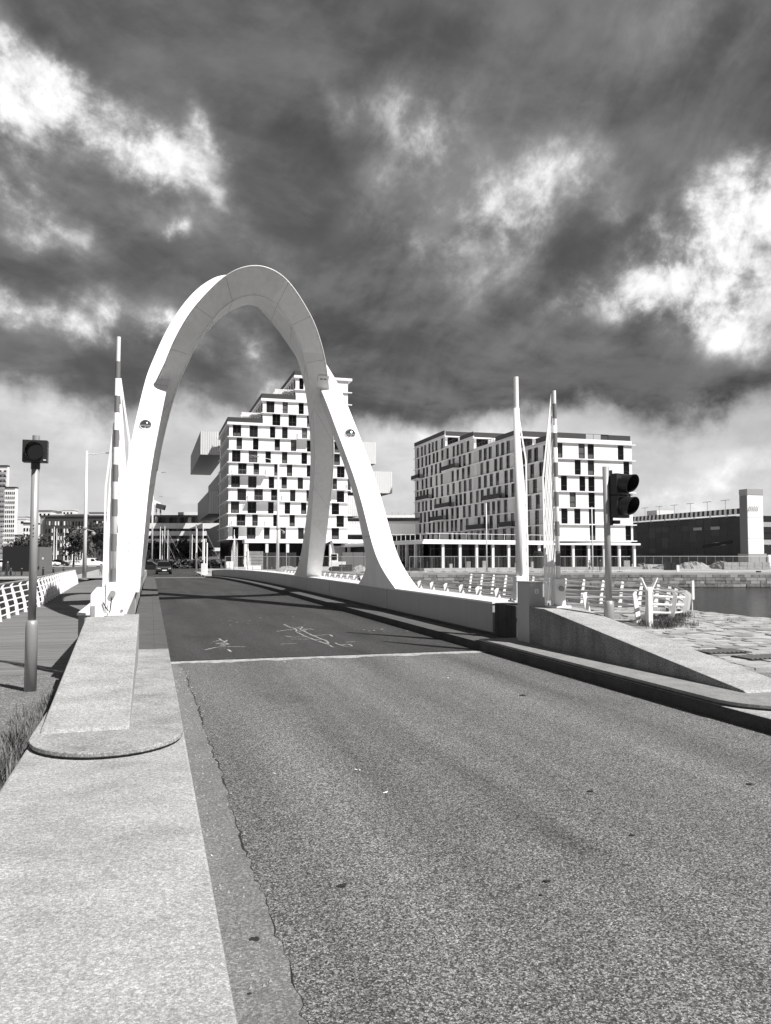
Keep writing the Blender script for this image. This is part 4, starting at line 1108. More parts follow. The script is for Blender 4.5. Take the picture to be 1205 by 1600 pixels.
for z in range(7):
    for k in range(4): cube('window', pb.x + .4 + k * 3, pb.x + 3.2 + k * 3, 161.85, 161.99, 1.5 + z * 1.45, 2.7 + z * 1.45, GL[1] if (z + k) % 3 else M_GREY, t)
cube('white_base', pb.x + .35, pb.x + 14, 157, 161.8, FAR, 1.9, M_OFFWHITE, t)

# striped office building in the centre distance, seen under the arch
t = thing('banded_office', 'long low office building with white bands seen under the arch', 'building', tuple(far(290, 260)))
a, b = far(205, 262), far(352, 262)
wall_run('core', a, b, FAR, zat(808, 262), M_METAL_DK, t, 14)
off = -FWD * 7.1
for v0, v1, vb in ((826, 817.5, 0), (837, 830, 0), (848, 842, 0), (861, 856, 0)):
    wall_run('white_band', a + off * 1.06, b + off * 1.06, zat(v0, 254.5), zat(v1, 254.5), M_WHITE, t, .8)
for i in range(26):
    for v0, v1 in ((817, 808.5), (830, 826.5), (842, 837.5), (856, 848.5)):
        c, d = a.lerp(b, (i + .05) / 26), a.lerp(b, (i + .95) / 26)
        wall_run('window', c + off, d + off, zat(v0, 255), zat(v1, 255), GL[i * 7 % 3], t, .2)
wall_run('roof', a, b, zat(808, 262), zat(806.5, 262), M_ROOFDK, t, 14.6)
c, d = far(281, 262), far(310, 262); wall_run('roof_plant', c, d, zat(806, 262), zat(801, 262), M_OFFWHITE, t, 6)
t = thing('ventilation_cowl', 'white angled crane like cowl on a short tower above the banded office', 'roof crane', tuple(far(246, 270, 10)))
p = far(246.5, 255, 0)
MB().box(p.x - .9, p.x - .4, p.y, p.y + 1, zat(812, 255), zat(795, 255)).box(p.x + .4, p.x + .9, p.y, p.y + 1, zat(812, 255), zat(795, 255)).build('tower_legs', M_GREY, t)
MB().bar((p.x - 3.2, p.y, zat(781, 255)), (p.x + .5, p.y, zat(789, 255)), 1.0, 1.3).build('jib', M_WHITE, t)
MB().bar((p.x - .8, p.y, zat(790, 255)), (p.x + 2.2, p.y, zat(793.5, 255)), 1.6, 1.5).build('counterweight', M_ROOFDK, t)

# white housing slabs at the far left
def slab_block(label, u0, u1, v0, d, nx, nz, balc=False, mat=M_OFFWHITE, depth=14, wfrac=.5, wm=None, name='housing_block'):
    a, b = far(u0, d), far(u1, d); t = thing(name, label, 'building', tuple((a + b) / 2))
    z1 = zat(v0, d)
    wall_run('wall', a + FWD * depth / 2, b + FWD * depth / 2, FAR, z1, mat, t, depth)
    off = -FWD * .08
    zs = yrange(FAR + 2.0, z1 - 1.0, (z1 - 3 - FAR) / nz)
    for z0, zz in zip(zs, zs[1:]):
        for i in range(nx):
            c, e = a.lerp(b, (i + .5 - wfrac / 2) / nx), a.lerp(b, (i + .5 + wfrac / 2) / nx)
            wall_run('window', c + off, e + off, z0 + (zz - z0) * .25, z0 + (zz - z0) * .78, random.choice(wm or [GL[0], GL[1], GL[2]]), t, .16)
        if balc: wall_run('balcony', a.lerp(b, .02) + off * 12, a.lerp(b, .98) + off * 12, z0 - .1, z0 + .9, M_GREY, t, 1.2)
    wall_run('roof', a + FWD * depth / 2, b + FWD * depth / 2, z1, z1 + .7, M_ROOFDK, t, depth + .6)
    return t
slab_block('tall white housing slab with many small windows at the far left', -40, 21.5, 763, 330, 20, 14, depth=2.4)
slab_block('taller balconied tower behind the white housing slab at the far left', -60, 8.5, 729, 331, 9, 17, True, M_FACADE2, depth=1.6)
slab_block('dark brick office block with small pale windows behind the yacht masts', 69.5, 172, 808, 300, 22, 5, mat=M_BRICK, wfrac=.42, wm=[GL[2], M_OFFWHITE, GL[1], M_CORR, GL[3]], name='brick_office')
slab_block('small white house with black windows left of the signal pole', 35, 49, 819, 310, 3, 5, wm=[GL[3]], name='white_house', depth=10)
slab_block('low pale terrace of houses at the foot of the white slab', 22, 36, 838, 320, 3, 2, name='pale_house', depth=10)
slab_block('grey side wing at the left end of the dark brick office', 61.5, 69, 808, 301, 1, 2, mat=M_GREY, name='grey_wing')

# ------------------------------------------------------------------ hill with houses
hill = MB(); nx, ny = 60, 10; hv = []
for j in range(ny + 1):
    for i in range(nx + 1):
        u = -200 + 1700 * i / nx; d = 520 + 90 * j; k = min(1, j / 6.0)
        hgt = (14 + 8 * math.sin(i * .35) + 5 * math.sin(i * .9 + 1)) * k * (1.0 if u < 380 else max(.25, 1 - (u - 380) / 500))
        p = far(u, d); hv.append((p.x, p.y, FAR + hgt))
hill.add(hv, [(j * (nx + 1) + i, j * (nx + 1) + i + 1, (j + 1) * (nx + 1) + i + 1, (j + 1) * (nx + 1) + i) for j in range(ny) for i in range(nx)])
tag(hill.build('hill', M_HILL, smooth=True), kind='structure')
hr = random.Random(21)
spots = [(28, 812), (36, 808), (44, 806), (52, 810), (63, 806), (72, 800), (84, 799), (95, 802), (108, 798), (150, 806), (160, 803), (40, 820), (90, 806), (118, 806)]
words_h = ['palest hillside house at the far left edge of the hill', 'hillside house with a dark roof above the small white house', 'low hillside house left of the signal pole', 'narrow hillside house right beside the signal pole',
           'hillside house above the grey wing', 'hillside house over the left corner of the brick office', 'broad flat hillside house above the brick office', 'hillside house with long windows above the brick office', 'tallest pale house over the brick office roof',
           'hillside house between the round tree crowns', 'hillside house behind the left barrier boom', 'lower hillside house behind the white house', 'second row hillside house over the brick office', 'hillside house left of the lamp mast']
for (u, v), lb in zip(spots, words_h):
    d = 620 + hr.uniform(-40, 60); w = hr.uniform(8, 18) / 2; p = far(u, d); z1 = zat(v, d)
    t = thing('hillside_house', lb, 'house', tuple(p), 0, 'houses on the far hill')
    r_ = Vector((math.cos(YAW), -math.sin(YAW), 0))
    wall_run('wall', p - r_ * w, p + r_ * w, FAR, z1, M_OFFWHITE, t, 9)
    wall_run('roof', p - r_ * (w + .4), p + r_ * (w + .4), z1, z1 + 1.2, M_METAL_DK if hr.random() < .5 else M_CORR, t, 9.6)
    for k in range(3): wall_run('window', p - r_ * w * (.7 - .6 * k) + -FWD * 4.6, p - r_ * w * (.45 - .6 * k) + -FWD * 4.6, z1 - 3, z1 - 1.4, GL[0], t, .2)

# ------------------------------------------------------------------ trees
def tree(label, p, h, rad, group='trees along the far quays', trunk=.35, leaves=700, name='leafy_tree', sq=1.0):
    t = thing(name, label, 'tree', tuple(p), 0, group)
    tr = MB(); r_ = random.Random(hash(label) % 9999 if False else int(p.x * 13 + p.y * 7) % 9999)
    tr.tube([p + Vector((0, 0, -.3)), p + Vector((r_.uniform(-.2, .2), 0, h * .35)), p + Vector((r_.uniform(-.3, .3), 0, h * .75))], [h * .03, h * .022, h * .008], 7)
    cl = []
    for k in range(9):
        a = r_.uniform(0, 6.28); q_ = r_.uniform(.25, .8) * rad; zz = h * r_.uniform(.42, .85)
        c = p + Vector((math.cos(a) * q_, math.sin(a) * q_, zz)); cl.append((c, rad * r_.uniform(.32, .55)))
        tr.tube([p + Vector((0, 0, h * r_.uniform(.25, .5))), c], [h * .012, h * .004], 5)
    cl.append((p + Vector((0, 0, h * .82)), rad * .5))
    tr.build('trunk', M_BARK, t)
    cr_ = MB(); s = rad * .085
    for k in range(leaves):
        c, R_2 = r_.choice(cl)
        d = Vector((r_.gauss(0, 1), r_.gauss(0, 1), r_.gauss(0, 1) * .85)).normalized() * R_2 * r_.random() ** .35
        q_ = c + d; n_ = Vector((r_.gauss(0, 1), r_.gauss(0, 1), r_.gauss(0, 1))).normalized(); x_ = n_.orthogonal().normalized() * s * r_.uniform(.6, 1.5); y_ = n_.cross(x_).normalized() * s * r_.uniform(.6, 1.4)
        cr_.add([q_ - x_, q_ + y_, q_ + x_, q_ - y_], [(0, 1, 2, 3)])
    cr_.build('crown', M_LEAF, t)
    return t
tl = [(115, 165, 8, 3.6, 'round dark tree in front of the brick office, left of the lamp mast'), (148, 190, 10, 5.0, 'broad tree between the lamp mast and the striped boom'), (160, 200, 9, 4.5, 'tree half hidden behind the striped boom'), (135, 215, 8, 4.0, 'tree standing just behind the lamp mast'),
      (36, 230, 8, 4.5, 'low tree above the left end of the dark kiosk'), (62, 230, 8, 4.5, 'low tree above the right end of the dark kiosk'), (238, 235, 6.5, 4.2, 'tree left of the yacht masts under the arch'), (256, 238, 6, 3.8, 'tree behind the yacht masts under the arch'), (283, 240, 7, 4.2, 'bushy tree in front of the banded office'), (296, 236, 6, 3.8, 'smaller tree right of the bushy tree by the banded office'), (322, 240, 6.5, 3.8, 'tree beside the low metal box of the stepped tower')]
for u, d, h, rd, lb in tl: tree(lb, far(u, d), h, rd)
for u, d, h, rd, lb in ((112, 560, 22, 8, 'flat topped pine crown above the brick office roof'), (142, 560, 21, 9, 'round crown on the skyline right of the lamp mast'), (155, 560, 21, 10, 'wide crown on the skyline beside the striped boom'), (64, 560, 20, 6, 'small crown on the skyline above the grey wing'), (46, 540, 14, 14, 'dark wooded clump on the hillside left of the signal pole')):
    tree(lb, far(u, d), h, rd, 'trees on the far skyline', leaves=500)
hedge = MB(); hr2 = random.Random(4)
for k in range(1500):
    u = hr2.uniform(232, 352); p = far(u, 150 + hr2.uniform(0, 3)); z = FAR + hr2.uniform(0, 1.5); n_ = Vector((hr2.gauss(0, 1), hr2.gauss(0, 1), hr2.gauss(0, 1))).normalized(); x_ = n_.orthogonal() * .3; y_ = n_.cross(x_)
    c = Vector((p.x, p.y, z)); hedge.add([c - x_, c + y_, c + x_, c - y_], [(0, 1, 2, 3)])
h = hedge.build('clipped_hedge', M_LEAF); tag(h, 'dark clipped hedge across the end of the far road', 'hedge')

# ------------------------------------------------------------------ lamp posts
def lamp_mast(label, u, d, vtop, arm_u=None, arm_v=None, r0=.14, cam_box=False, z0=FAR, mat=M_WHITE, group='slender lamp masts'):
    p = far(u, d, z0); zt = zat(vtop, d); t = thing('lamp_mast', label, 'street lamp', tuple(p), 0, group)
    MB().tube([p, p + Vector((0, 0, (zt - z0) * .5)), Vector((p.x, p.y, zt))], [r0, r0 * .75, r0 * .45], 10).build('mast', mat, t, smooth=True)
    MB().tube([p + Vector((0, 0, .0)), p + Vector((0, 0, .06))], r0 * 1.8, 12).build('foot_plate', M_GREY, t)
    if arm_u is not None:
        zv = zat(arm_v, d); q_ = ond(arm_u, 868, d); m = MB()
        m.tube([(p.x, p.y, zt - .35), (q_.x, q_.y, zv)], [.05, .03], 7).tube([(p.x, p.y, zt - .75), (q_.x * .5 + p.x * .5, q_.y * .5 + p.y * .5, (zv + zt - .35) / 2)], .025, 6)
        m.build('arm', mat, t)
        dd = (Vector((q_.x, q_.y, zv)) - Vector((p.x, p.y, zt - .35))).normalized(); e = Vector((q_.x, q_.y, zv))
        MB().bar(e - dd * .1, e + dd * .9, .3, .1).build('lamp_head', M_GREY, t)
    if cam_box:
        zc_ = zat(827, d); MB().tube([(p.x, p.y, zc_), (p.x + .8, p.y - .1, zc_ - .2)], .06, 6).sphere((p.x + .8, p.y - .1, zc_ - .45), .22, 8, 6).sphere((p.x - .05, p.y - .1, zc_ + .1), .22, 8, 6).build('spot_lights', M_GREY, t)
    return t
lamp_mast('tall white lamp mast with a long arm beside the boardwalk railing', 132.5, 82, 704, 164, 707, .22, True)
lamp_mast('white lamp mast with an arm to the left in front of the stepped tower', 434, 112, 716, 402, 713, .24, True)
lamp_mast('thin lamp mast with twin spots in front of the shaded flank of the long block', 760.5, 119, 786, None, None, .12, False)
lamp_mast('thin lamp mast with spots in front of the sunlit gable', 926, 121, 792, None, None, .12, False)
lamp_mast('far lamp post with an arm beside the arch leg, highest of three', 238, 170, 737, 251, 738, .12)
lamp_mast('far lamp post with an arm beside the arch leg, middle of three', 237, 215, 775, 248, 776, .12)
lamp_mast('far lamp post with an arm beside the arch leg, lowest of three', 236.5, 250, 797, 246, 797, .12)
for u, v in ((760.5, 790), (926, 798)):
    pass
# ------------------------------------------------------------------ yachts: hulls and masts
def yacht(label, u, d, vm, L=9.0):
    p = far(u, d, FAR - 1.3); t = thing('yacht', label, 'sailing boat', tuple(p), 0, 'yachts moored beyond the bridge')
    r_ = Vector((math.cos(YAW), -math.sin(YAW), 0)); f_ = Vector((math.sin(YAW), math.cos(YAW), 0)); rings = []
    for k in range(9):
        s = k / 8; w = 1.3 * math.sin(math.pi * min(1, .25 + s * .75)) ** .8 + .02; c = p + r_ * L * (s - .5)
        rings.append([c + f_ * w + Vector((0, 0, 1.2)), c - f_ * w + Vector((0, 0, 1.2)), c - f_ * w * .6, c + f_ * w * .6])
    hl = MB().loft(rings).build('hull', M_WHITE, t)
    MB().bar(p - r_ * 1.8 + Vector((0, 0, 1.45)), p + r_ * 1.2 + Vector((0, 0, 1.45)), 1.4, .55).build('cabin', M_OFFWHITE, t)
    zt = zat(vm, d)
    MB().tube([p + Vector((0, 0, 1.2)), Vector((p.x, p.y, zt))], [.13, .08], 6).build('mast', M_WHITE, t)
    MB().tube([p + r_ * L * .48 + Vector((0, 0, 1.3)), Vector((p.x, p.y, zt - .5))], .022, 4).build('rigging', M_POLE, t)
    MB().tube([p + r_ * .1 + Vector((0, 0, 2.3)), p + r_ * L * .42 + Vector((0, 0, 2.3))], .14, 6).build('boom', M_WHITE, t)
yl_ = [(84, 200, 823), (88, 205, 826), (100, 205, 831), (106, 210, 829), (113, 212, 824), (117, 208, 826), (121, 214, 823), (125, 215, 822), (129, 210, 825), (250, 185, 823), (253.5, 190, 829), (257, 192, 822), (262, 186, 828), (265, 195, 830), (297, 185, 830), (300, 178, 835), (306, 182, 819), (317, 175, 818)]
yn = ['leftmost yacht mast before the brick office', 'second yacht mast with a long stay before the brick office', 'short yacht mast third from left before the brick office', 'fourth yacht mast before the brick office', 'fifth yacht mast, beside the round dark tree', 'sixth yacht mast over the round dark tree',
      'seventh yacht mast over the round dark tree', 'eighth and tallest mast left of the lamp mast', 'yacht mast nearest the lamp mast', 'yacht with its mast right above the black car', 'yacht mast just right of the black car roof', 'tallest mast of the group above the black car', 'yacht mast behind the car group', 'rearmost yacht mast of the car group', 'yacht mast left of the roadside post group', 'short yacht mast in the roadside post group', 'tall yacht mast beside the metal boxes', 'yacht mast nearest the stepped tower']
for (u, d, v), lb in zip(yl_, yn): yacht(lb, u, d, v)

# ------------------------------------------------------------------ vehicles
def car(label, p, ang, paint, kind='car', sc_=1.0, front=True):
    t = thing('parked_car' if kind == 'car' else 'delivery_van', label, kind, tuple(p), ang)
    M_ = ORG[t.name]
    def W(x, y, z): return M_ @ Vector((x * sc_, y * sc_, z * sc_))
    # side profile (y along the length, front at -y)
    if kind == 'car':
        st = [(-2.05, .62, .45, .70), (-1.95, .80, .30, .78), (-1.3, .86, .26, .92), (-.75, .88, .25, .99), (-.1, .88, .25, 1.0), (.9, .88, .25, 1.0), (1.7, .86, .28, 1.0), (2.0, .78, .34, .92), (2.06, .7, .45, .85)]
        cab = [(-.85, .78, 1.0), (-.1, .66, 1.46), (.5, .65, 1.52), (1.3, .64, 1.46), (1.95, .70, 1.0)]
    else:
        st = [(-2.35, .70, .45, .85), (-2.25, .88, .30, 1.0), (-1.6, .92, .28, 1.15), (-1.2, .95, .28, 1.2), (0, .95, .28, 1.2), (1.5, .95, .28, 1.2), (2.3, .93, .3, 1.2), (2.35, .9, .4, 1.15)]
        cab = [(-1.35, .86, 1.2), (-.65, .80, 1.85), (0, .80, 1.9), (1.8, .80, 1.9), (2.33, .82, 1.2)]
    rings = [[W(-w, y, z0), W(w, y, z0), W(w * 1.02, y, (z0 + z1) / 2), W(w * .93, y, z1), W(-w * .93, y, z1), W(-w * 1.02, y, (z0 + z1) / 2)] for y, w, z0, z1 in st]
    body = MB().loft(rings).build('body', paint, t, bevel=.03)
    rings = [[W(-w * 1.06, y, cab[0][2] - .03), W(w * 1.06, y, cab[0][2] - .03), W(w, y, z), W(-w, y, z)] for y, w, z in cab]
    MB().loft(rings).build('cabin', GL[0] if kind == 'car' else paint, t, bevel=.03)
    if kind == 'car':
        MB().loft([[W(-.62, -.05, 1.47), W(.62, -.05, 1.47), W(.62, -.05, 1.50), W(-.62, -.05, 1.50)], [W(-.64, .6, 1.52), W(.64, .6, 1.52), W(.64, .6, 1.56), W(-.64, .6, 1.56)], [W(-.62, 1.3, 1.46), W(.62, 1.3, 1.46), W(.62, 1.3, 1.5), W(-.62, 1.3, 1.5)]]).build('roof', paint, t)
    else:
        MB().loft([[W(-.74, -1.28, 1.3), W(.74, -1.28, 1.3), W(.7, -.78, 1.78), W(-.7, -.78, 1.78)], [W(-.74, -1.33, 1.3), W(.74, -1.33, 1.3), W(.7, -.83, 1.78), W(-.7, -.83, 1.78)]]).build('windscreen', GL[0], t)
        for s in (-1, 1): MB().loft([[W(s * .89, -.95, 1.25), W(s * .89, -.1, 1.25), W(s * .84, -.1, 1.7), W(s * .84, -.65, 1.7)], [W(s * .915, -.95, 1.25), W(s * .915, -.1, 1.25), W(s * .86, -.1, 1.7), W(s * .86, -.65, 1.7)]]).build('side_window', GL[0], t)
    wy = 1.28 if kind == 'car' else 1.5
    for sx in (-1, 1):
        for y in (-wy, wy):
            w = MB().tube([W(sx * .70, y, .33), W(sx * .90, y, .33)], .33 * sc_, 16).build('wheel', M_TYRE, t)
            MB().tube([W(sx * .901, y, .33), W(sx * .915, y, .33)], .2 * sc_, 12).build('rim', M_POLE, w)
        fy = st[0][0]
        MB().loft([[W(sx * .44, fy - .0, .62), W(sx * .72, fy + .1, .66), W(sx * .72, fy + .1, .78), W(sx * .44, fy - .0, .72)], [W(sx * .44, fy - .03, .62), W(sx * .74, fy + .05, .66), W(sx * .74, fy + .05, .78), W(sx * .44, fy - .03, .72)]]).build('headlight', M_LAMP, t)
        MB().bar(W(sx * .86, -.62, 1.02), W(sx * 1.04, -.62, 1.04), .1 * sc_, .13 * sc_).build('mirror', paint, t)
    MB().bar(W(-.26, st[0][0] - .03, .50), W(.26, st[0][0] - .03, .50), .02, .12 * sc_).build('number_plate', M_WHITE, t)
    MB().bar(W(-.4, st[0][0] - .02, .40), W(.4, st[0][0] - .02, .40), .02, .1 * sc_).build('grille', M_BLACK, t)
    return t
r_ = far(256, 106, FAR); car('black car driving towards the bridge on the far road', r_, R(2), M_CARPAINT, sc_=1.08)
r_ = far(238, 125, FAR); car('dark car half hidden behind the arch leg beyond the black car', r_, R(80), M_CARPAINT)
car('white van parked behind the lamp mast on the far quay', far(144, 175, FAR), -YAW + R(90), M_WHITE, 'van')
car('pale car parked by the end of the dark kiosk', far(80, 185, FAR), -YAW + R(90), M_WHITE)
car('pale car at the far left edge behind the man with the bicycle', far(5, 170, FAR), -YAW + R(90), M_OFFWHITE)
car('dark car parked between the yachts and the round dark tree', far(95, 188, FAR), -YAW + R(90), M_CARPAINT)
# dark kiosk
t = thing('dark_kiosk', 'low black box kiosk on the lawn left of the signal pole', 'kiosk', tuple(far(45, 118)))
a, b = far(16, 122), far(62, 122)
wall_run('body', a, b, FAR, zat(854, 122), M_BLACK, t, 5); wall_run('end_unit', b + Vector((.02, 0, 0)), far(72, 122), FAR, zat(855, 122), M_METAL_DK, t, 4.5)
wall_run('notice', far(66, 119), far(68, 119), zat(874, 119), zat(871, 119), M_WHITE, t, .1)
# bollards
bl_names = ['bollard nearest the man with the bicycle', 'bollard left of the signal pole', 'bollard just right of the signal pole', 'middle bollard between the signal pole and the railing', 'bollard closest to the boardwalk railing']
for u, lb in zip((17.5, 34.5, 68, 84, 100), bl_names):
    p = far(u, 96, FAR + .02); t = thing('bollard', 'black steel ' + lb, 'bollard', tuple(p), 0, 'black bollards on the left quay')
    MB().tube([p, p + Vector((0, 0, 1.0)), p + Vector((0, 0, 1.03))], [.11, .11, .07], 10).build('post', M_BLACK, t)
    MB().tube([p + Vector((0, 0, .85)), p + Vector((0, 0, .9))], .118, 10).build('collar', M_GREY, t)

# ------------------------------------------------------------------ people
def person(label, p, h, face, step=.0, arm=.0, top=M_CLOTH_DK, legs=M_CLOTH_DK):
    """one skinned body, head and hair; face is the heading of the figure"""
    t = thing('person', label, 'person', tuple(p), face)
    k = h / 1.75
    V = [(0, 0, .95), (0, -.01, 1.15), (0, 0, 1.40), (0, -.01, 1.50), (0, -.03, 1.64),
         (-.10, 0, .90), (-.10, -step * .5, .50), (-.10, -step * .7 + .06, .08), (-.10, -step * .7 - .12, .04),
         (.10, 0, .90), (.10, step * .4, .50), (.10, step * .8 + .05, .09), (.10, step * .8 - .12, .04),
         (-.19, 0, 1.40), (-.25, arm * .3, 1.13), (-.24, -arm - .04, .90), (-.24, -arm - .06, .80),
         (.19, 0, 1.40), (.25, -arm * .3, 1.13), (.24, -arm * .6, .90), (.24, -arm * .6 - .03, .80)]
    E = [(0, 1), (1, 2), (2, 3), (3, 4), (0, 5), (5, 6), (6, 7), (7, 8), (0, 9), (9, 10), (10, 11), (11, 12), (2, 13), (13, 14), (14, 15), (15, 16), (2, 17), (17, 18), (18, 19), (19, 20)]
    Rr = [.15, .145, .15, .055, .10, .09, .065, .045, .04, .09, .065, .045, .04, .06, .045, .035, .03, .06, .045, .035, .03]
    me = bpy.data.meshes.new('body'); me.from_pydata([(x * k, y * k, z * k) for x, y, z in V], E, []); me.update()
    me.materials.append(top)
    o = link(bpy.data.objects.new('body', me), t)
    sk = o.modifiers.new('skin', 'SKIN'); me.skin_vertices or None
    if not me.skin_vertices: me.attributes
    for i, sv in enumerate(me.skin_vertices[0].data if me.skin_vertices else []):
        sv.radius = (Rr[i] * k, Rr[i] * k * .85); sv.use_root = i == 0
    sb = o.modifiers.new('subdivision', 'SUBSURF'); sb.levels = 1; sb.render_levels = 1
    M_ = ORG[t.name]
    MB().sphere(M_ @ Vector((0, .0, 1.70 * k)), .105 * k, 10, 7, (1, 1.1, .8)).build('hair', M_CLOTH_DK, t)
    MB().sphere(M_ @ Vector((0, -.035 * k, 1.635 * k)), .095 * k, 10, 7, (.9, 1, 1.2)).build('face', M_SKIN, t)
    return t
person('person in dark clothes walking a bicycle on the left quay', far(5, 90, FAR + .05) + Vector((0, 2.9, 0)), 1.75, R(60), .25, .2)
person('person walking away on the boardwalk beside the striped boom', ongr(157.5, 902, -.15), 1.62, R(180), .15, .05, M_CLOTH_MID)
person('person in black standing on the far quay in front of the rubble', far(938, 123, FAR + .02), 1.78, R(-30), .12, .05)
person('person in grey clothes striding along the far quay near the rubble', far(921, 124, FAR + .02), 1.7, R(40), .25, .15, M_CLOTH_MID)
# bicycle
p = far(12.5, 93, FAR + .03); t = thing('bicycle', 'bicycle wheeled along by the person on the left quay', 'bicycle', tuple(p))
r_ = Vector((math.cos(YAW), -math.sin(YAW), 0)) * .8 + Vector((.1, .4, 0)); r_.normalize()
for s in (-.52, .52):
    c = p + r_ * s + Vector((0, 0, .34)); q_ = r_.cross(Vector((0, 0, 1))).to_track_quat('Z', 'Y').to_matrix()
    MB().tube([c + r_ * .32 * math.cos(2 * math.pi * k / 16) + Vector((0, 0, .32 * math.sin(2 * math.pi * k / 16))) for k in range(17)], .025, 5).build('wheel', M_TYRE, t)
B_ = lambda s, z: p + r_ * s + Vector((0, 0, z))
MB().tube([B_(-.52, .34), B_(-.1, .30), B_(.35, .80), B_(-.2, .84), B_(-.52, .34)], .022, 5).tube([B_(.52, .34), B_(.33, .98)], .02, 5).tube([B_(-.1, .3), B_(-.24, .95)], .02, 5).build('frame', M_GREY, t)
MB().bar(B_(-.36, .97), B_(-.12, .97), .12, .05).build('saddle', M_BLACK, t); MB().bar(B_(.33, .98) + Vector((-.2, .2, .05)), B_(.33, .98) + Vector((.2, -.2, .05)), .03).build('handlebar', M_BLACK, t)

# ------------------------------------------------------------------ paving on the right quay
pv = struct(MB().prism([(7.95, 9.6), (15.7, 9.6), (15.7, 17.6), (16.0, 22.5), (7.95, 22.5)], 0.0, 0.072), 'quay_pavement', M_CONC_DK)
sr = random.Random(5); cells = []
y = 9.8; row = 0
while y < 22.3:
    w = sr.uniform(.22, .29); x = 8.0 + (.2 if row % 2 else 0) + sr.uniform(-.1, .1)
    while x < 15.55:
        l = sr.uniform(.26, .48)
        u, v = proj((x + l / 2, y + w / 2, .1))
        skip = (x < 11.6 and y > 15.5 + .0 * x) or (y > 17 and x < 12.5)
        if not skip: cells.append((u < 1240, x, min(x + l, 15.68), y, y + w))
        x += l + .03
    y += w + .03; row += 1
vis = [c for c in cells if c[0]]; vis.sort(key=lambda c: c[3])
rest = MB()
for i, c in enumerate(vis + [c for c in cells if not c[0]]):
    dz = sr.uniform(-.012, .012); m_ = sr.choice([M_SETT, M_SETT, material('setts_dark', .22, .85, .4, 2.4, speck=.2, speck_scale=50), material('setts_pale', .40, .85, .3, 2.4, speck=.2, speck_scale=50)])
    if i < 298: 
        o = cube('sett', c[1], c[2], c[3], c[4], .06, .098 + dz, m_, pv); o.rotation_euler = (sr.uniform(-.015, .015), sr.uniform(-.015, .015), sr.uniform(-.02, .02))
    else: rest.box(c[1], c[2], c[3], c[4], .06, .098 + dz)
if rest.v: tag(rest.build('outer_setts', M_SETT, pv), kind='stuff')
for u, v, lb in ((1128, 1017, 'oval drain grate in the setts nearer the curved railing'), (1192, 1026, 'drain grate in the setts right behind the foot of the ramp wall')):
    p = onz(u, v, .12); t = thing('drain_grate', lb, 'drain', tuple(p), 0, 'drain grates in the quay paving')
    MB().box(p.x - .42, p.x + .42, p.y - .24, p.y + .24, .06, .118).build('frame', M_BLACK, t)
    for k in range(9): cube('grate_bar', p.x - .40 + k * .09, p.x - .345 + k * .09, p.y - .22, p.y + .22, .1185, .13, M_METAL_DK, t)

# ------------------------------------------------------------------ grass and weeds
def blades(name, label, spots, cat=None, mat=M_GRASS, seed=1):
    r_ = random.Random(seed); m = MB()
    for (x, y, z, n, hgt, spread) in spots:
        for k in range(n):
            px, py = x + r_.gauss(0, spread), y + r_.gauss(0, spread * 1.3); h = hgt * r_.uniform(.4, 1.2); a = r_.uniform(0, 6.28); ln = h * r_.uniform(.1, .6)
            w = r_.uniform(.003, .007); dx, dy = math.cos(a), math.sin(a); sx, sy = -dy * w, dx * w
            b0, b1, b2 = Vector((px, py, z)), Vector((px + dx * ln * .35, py + dy * ln * .35, z + h * .6)), Vector((px + dx * ln, py + dy * ln, z + h * r_.uniform(.85, 1.05)))
            s_ = Vector((sx, sy, 0))
            m.add([b0 - s_, b0 + s_, b1 + s_ * .8, b1 - s_ * .8, b2], [(0, 1, 2, 3), (3, 2, 4)])
    o = m.build(name, mat); tag(o, label, cat, kind='stuff'); return o
sp = []
gr_ = random.Random(9)
for k in range(210):
    y = gr_.uniform(4.6, 11.4); x = -1.03 - abs(gr_.gauss(0, .16 if y > 7.6 else .24)) ; sp.append((x, y, -.15, 26 if y < 8.2 else 12, .24 if y < 8.6 else .19, .05))
for k in range(40):
    y = gr_.uniform(6.6, 8.2); sp.append((-1.12 - abs(gr_.gauss(0, .12)), y, -.15, 34, .36, .06))
blades('tall_grass', 'tall dry grass growing along the left side of the concrete plinth', sp, 'grass', material('dry_grass', .15, .8, .5, 9))
sp = []
for k in range(70): sp.append((gr_.uniform(11.6, 15.0), gr_.uniform(0, 1), .08, 0, 0, 0))
sp = [(11.4 + t_ * 3.0 + gr_.gauss(0, .25), 16.1 + t_ * 3.6 + gr_.gauss(0, .25), .08, 60, .16, .10) for t_ in [gr_.random() for _ in range(60)]]
blades('weeds', 'low weeds growing at the foot of the curved railing', sp, 'weeds', material('weed_leaf', .075, .8, .5, 9), 3)
sp = [(gr_.uniform(11.5, 15.5), gr_.uniform(14.5, 21), .07, 10, .07, .05) for _ in range(45)]
blades('joint_weeds', 'small weeds in the joints of the quay setts', sp, 'weeds', M_GRASS, 4)
sp = [(onz(u, v, FAR).x, onz(u, v, FAR).y, FAR, 12, .5, .5) for u, v in [(gr_.uniform(640, 1000), gr_.uniform(891.5, 894)) for _ in range(80)]]
blades('quay_weeds', 'dark weeds along the edge of the far quay', sp, 'weeds', material('weed_leaf', .075), 6)

